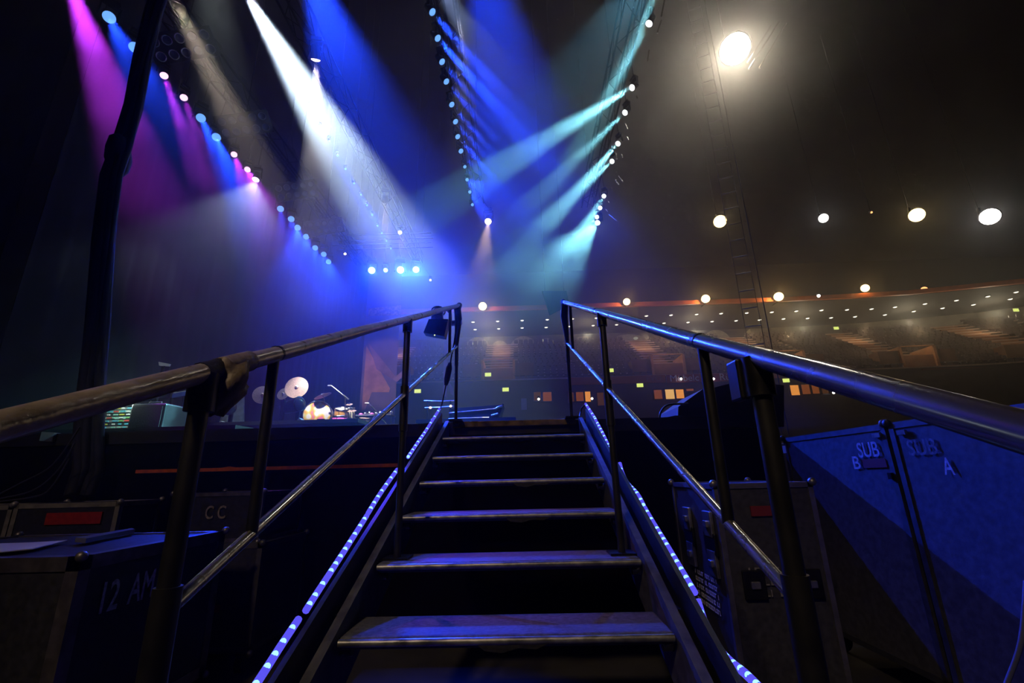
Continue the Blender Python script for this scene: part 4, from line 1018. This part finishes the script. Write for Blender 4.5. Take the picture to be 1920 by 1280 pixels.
t = thing('keyboard_stand', (at_y(825,780,YP).x,YP,zr3), 'two tier silver keyboard stand behind the left end post', 'stand')
for (x0,y0,x1,y1,rr) in ((795,751,852,751,.010),(797,764,850,761,.012),(793,788,818,784,.012),(815,788,832,788,.018)):
    MB().tube([at_y(x0,y0,YP), at_y((x0+x1)/2,(y0+y1)/2+1,YP), at_y(x1,y1,YP)], rr, 8).build('tier_bar', chrome, t)
for x in (802, 845):
    p = at_y(x,751,YP); MB().tube([p, Vector((p.x,YP,zr3))], .012, 6).build('upright', blackm, t)
for (x, y) in ((807,764),(845,761)): MB().sphere(at_y(x,y,YP-.03), .025, 6).build('knob', emit('warm_dot',(1,.8,.6),1.6), t)  # knobs made to glow as small warm dots, no lamp in them

# ---------------------------------------------------------------- right: covered console, cables
Yr = 2.6
t = thing('covered_console', (at_y(1350,790,Yr).x, Yr, ZD), 'slanted dark covered console standing on the stage edge at the right', 'console')
p = [at_y(x, y, Yr) for (x, y) in ((1270,800),(1272,762),(1318,729),(1334,722),(1334,800))]
MB().prism(p, (0,.6,0)).build('blue_flank', mat('flank_grey',(.05,.05,.06),.6,0,.2,6), t)
p = [at_y(x, y, Yr-.04) for (x, y) in ((1336,800),(1336,727),(1392,713),(1470,722),(1470,800))]
MB().prism(p, (0,.6,0)).build('cover', black, t)
def cable(pts, r_, m, label, name='cable', group=None):
    sm = []
    for i in range(len(pts)-1):
        for k in range(5):
            f = k/5; a = pts[max(i-1,0)]; b = pts[i]; c = pts[i+1]; d_ = pts[min(i+2,len(pts)-1)]
            sm.append(.5*((2*b)+(c-a)*f+(2*a-5*b+4*c-d_)*f*f+(3*b-a-3*c+d_)*f**3))
    sm.append(pts[-1]); return tag(MB().tube(sm, r_, 8).build(name, m), label, 'cable', group)
cabm = mat('cable_black', (.05,.05,.055), .35, 0, .1, 10)
cable([at_y(*q, 2.35) for q in ((1237,798),(1238,775),(1250,760),(1272,757),(1290,757))], .009, cabm, 'cable looping over the stage edge towards the slanted console', group='cables at the right stage edge')
cable([at_y(*q, 2.3) for q in ((1222,792),(1245,789),(1266,783),(1280,790),(1284,830),(1290,890))], .009, cabm, 'cable lying on the right stage edge and hanging down', group='cables at the right stage edge')
cable([at_y(*q, 2.28) for q in ((1228,788),(1252,783),(1272,780),(1284,792),(1286,860),(1300,940))], .007, cabm, 'second cable hanging down from the right stage edge', group='cables at the right stage edge')
cable([at_x(*q, 1.3) for q in ((1925,1090),(1915,1200),(1890,1275),(1880,1300))], .006, mat('cable_blue',(.2,.22,.35),.4), 'thin cable curving at the lower right corner')
# cables at the left
for i, pts in enumerate((((-20,935),(40,905),(100,870),(150,800)),((-20,938),(60,920),(110,880),(140,830)),((-20,942),(60,932),(95,915),(130,860)))):
    cable([at_y(*q, 1.75-.03*i) for q in pts], .006, cabm, '%s dark cable from the top draping over the left framed cases' % ORD[i], group='cables draping over the left cases')
# ---------------------------------------------------------------- hanging cable bundle at the left
t = thing('cable_bundle', at_y(172,720,2.1), 'thick black bundle of cables hanging down in front of the blue beams', 'cable')
bm2 = mat('cable_bundle_black', (.006,.006,.007), .75, 0, .3, 12, .2)
core = [(310,-40),(292,20),(268,110),(248,200),(226,275),(210,330),(198,450),(185,600),(172,720),(167,830),(172,880)]
C3 = [at_y(x, y, 2.25-.027*i) for i, (x, y) in enumerate(core)]
C3 = [Vector((C3[0].x,2.3,29.985)), Vector((C3[0].x,2.3,9.0))] + C3 + [Vector((C3[-1].x+.03,1.94,.985))]
for k in range(7):
    a = k*.9; pts = [p + RGT*(.055+.022*math.sin(i*1.3+k))*math.cos(a) + Vector((0,.025,0))*math.sin(a) for i, p in enumerate(C3)]
    if k > 3: pts = [p + RGT*(-.035)*max(0, i-8) *.35*(k-3)*.5 for i, p in enumerate(pts)]
    sm = []
    for i in range(len(pts)-1):
        for f in (0,.33,.66): sm.append(pts[i].lerp(pts[i+1], f))
    sm.append(pts[-1]); MB().tube(sm, .034+.006*(k % 3), 8).build('strand', bm2, t)
MB().lathe([(.03,-.22),(.08,-.16),(.11,-.05),(.10,.06),(.07,.17),(.03,.2)], 14, frame(at_y(222,290,2.15), RGT, FWD)).build('binding', duct, t)
# ---------------------------------------------------------------- trusses
dk_chain = mat('chain_black', (.01,.01,.011), .6, .3)
def truss(X, y0, y1, label, z=H+1.4, s=.42, m=trussm):
    mb = MB(); n = int((y1-y0)/.5)
    for dx in (-s/2, s/2):
        for dz in (0, s): mb.tube([(X+dx,y0,z+dz),(X+dx,y1,z+dz)], .024, 8)
    for i in range(n):
        a = y0+(y1-y0)*i/n; b = y0+(y1-y0)*(i+1)/n; f = i % 2
        for dx in (-s/2, s/2): mb.tube([(X+dx,a,z+(s if f else 0)),(X+dx,b,z+(0 if f else s))], .011, 5)
        mb.tube([(X-s/2 if f else X+s/2,a,z),(X+s/2 if f else X-s/2,b,z)], .011, 5)
    mb.tube([(X,y0,z),(X,y1,z)], .024, 8)
    o = tag(mb.build('lighting_truss', m), label, 'truss', 'lighting trusses over the stage')
    for f in (.2,.6,.95):
        y = y0+(y1-y0)*f; MB().tube([(X-s/2,y,z+s),(X,y,z+s+1.0),(X+s/2,y,z+s)], .008, 6).tube([(X,y,z+s+1.0),(X,y,29.985)], .012, 6).build('hoist_chain', dk_chain, o)
    return o
dk = mat('truss_black', (.003,.003,.003), .8, 0, spec=.1)
truss(-7.05, 0, 17, 'dark lighting truss furthest left over the blue cloth', m=dk)
truss(-4.45, 0, 17, 'dark lighting truss carrying the wide white shaft', m=dk)
truss(-1.3, 0, 12.5, 'dark lighting truss carrying the row of blue lamps left of centre', m=dk)
T4T = truss(2.65, 0, 13, 'dark lighting truss on the right carrying the cyan lamps', m=dk)
mb = MB()
for dz in (0,.42):
    for dy in (-.2,.2): mb.tube([(-7.4,14.9+dy,H+1.15+dz),(-3.4,14.9+dy,H+1.15+dz)], .024, 8)
cto = tag(mb.build('lighting_truss', dk), 'dark cross truss carrying the bright blue lamps facing the steps', 'truss', 'lighting trusses over the stage')
for x in (-7.0,-3.8):
    MB().tube([(x,14.9,H+1.57),(x,14.9,29.985)], .012, 6).build('hoist_chain', dk_chain, cto)
# loose shiny bits added to stand in for glints on the cyan truss
bitm = mat('glint_metal', (.7,.66,.6), .25, 1.0)
bits = [(1190,5,1188,14),(1195,30,1192,40),(1207,35,1203,45),(1199,50,1195,62),(1246,0,1240,30),(1240,38,1232,62),(1180,96,1179,110),(1217,94,1214,114),(1176,186,1177,190),(1193,180,1195,184),(1172,232,1176,242),(1175,256,1178,262),(1165,289,1167,295),(1160,330,1168,341),(1154,338,1160,346),(1146,352,1148,358),(1140,376,1142,380),(1136,392,1139,396),(1142,402,1156,414),(1110,310,1113,366)]
for i, (x0, y0, x1, y1) in enumerate(bits):
    a = at_z(x0, y0, H+.45); b = at_y(x1, y1, a.y)
    MB().tube([a, b], .016, 6).build('glint_bit', bitm, T4T)
# pipes beside the big lamp
for i, (x0, y0, x1, y1) in enumerate(((1461,40,1404,130),(1446,48,1402,118),(1474,44,1424,128))):
    MB().tube([at_d(x0,y0,21), at_d(x1,y1,19.5)], .035, 8).build('roof_pipe', bitm, BIGF)
# audience blinders
ringm = mat('blinder_ring', (.35,.35,.4), .2, 1.0); glass = mat('blinder_glass', (.10,.12,.2), .1, .6)
for i, (x, y) in enumerate(((343,85),(458,233),(555,357),(610,425))):
    c = at_z(x, y, H-.1); t = thing('blinder_light', c, 'unlit blinder with ten round lamps, %s from the front' % ORD[i], 'stage light', group='unlit blinder lamps between the left trusses')
    n = (CAM-c).normalized(); x_ = (Vector((1,0,0))-n*n.x).normalized(); x_ = (x_*math.cos(.1)+n.cross(x_)*math.sin(.1)).normalized(); m = frame(c, x_, n.cross(x_))
    if m.col[2].xyz.dot(n) < 0: m = frame(c, x_, x_.cross(n))
    MB().box((-.56,-.24,-.16),(.56,.24,-.01), m).build('housing', blackm, t)
    for k in range(5):
        for l in (-1, 1):
            mm = m @ Matrix.Translation(((k-2)*.21, l*.115, 0))
            o = MB().lathe([(.066,0),(.08,.012),(.092,0),(.08,-.01)], 12, mm).build('lamp_ring', ringm, t)
            MB().lathe([(.001,-.006),(.066,.0)], 12, mm).build('lamp_glass', glass, o)
    MB().box((-.04,-.04,-.3),(.04,.04,-.15), m).build('bracket', blackm, t)
    q = m @ Vector((0,0,-.28)); MB().tube([q, Vector((q.x,q.y,29.985))], .01, 6).build('suspension_wire', blackm, t)
# rope ladder
xl0 = at_d(1325,140,14)
t = thing('rope_ladder', Vector((xl0.x,xl0.y,.8)), 'thin wire rope ladder hanging from the roof right of the cyan truss', 'ladder')
ln = MB()
hw = .15
zz = at_y(1318,60,xl0.y).z
wd = Vector((.93,-.36,0)).normalized()
wm_ = mat('ladder_wire',(.12,.12,.13),.5,.5)
for s in (-1, 1):
    MB().tube([Vector((xl0.x,xl0.y,1.0))+wd*s*hw, Vector((xl0.x,xl0.y,29.985))+wd*s*hw], .006, 6).build('side_wire', wm_, t)
z = zz+3.2
rung = mat('ladder_rung',(.40,.40,.42),.3,.9)
while z > 1.2:
    MB().tube([Vector((xl0.x,xl0.y,z))-wd*hw, Vector((xl0.x,xl0.y,z))+wd*hw], .014, 8).build('rung', rung, t); z -= .40
p = at_d(1352,160,14.5)
cable([Vector((p.x,p.y,29.985)), Vector((p.x,p.y,15)), Vector((p.x,p.y,5)), Vector((p.x,p.y,.05))], .012, wm_, 'single thin steel cable hanging right of the rope ladder')

# ---------------------------------------------------------------- light on the foreground
# warm work light behind the steps and house light on the right
spot((-2.2,-5.5,6.5), (-.4,-.4,1.2), (1.0,.74,.46), 520, 30, .8, .25)
spot(at_d(1378,92,19), (.45,-.2,1.2), (1.0,.84,.62), 2500, 12, .6, .4)
spot((-4.2,-6.5,7.0), (-3.0,1.6,.8), (1.0,.75,.55), 300, 19, .8, .25)
# blue key from the second truss
# white front light on the musicians' things
spot(at_z(318,-15,8.9), (-3.4,9.8,zr+.3), (1,.82,.65), 4500, 17, .6, .1)
spot((-4.2,2.6,8.9), (-4.4,6.3,2.2), (.85,1,.97), 700, 22, .6, .1)
spot((-.8,4.5,8.9), (-.9,6.8,2.4), (.95,.95,1), 700, 18, .6, .1)
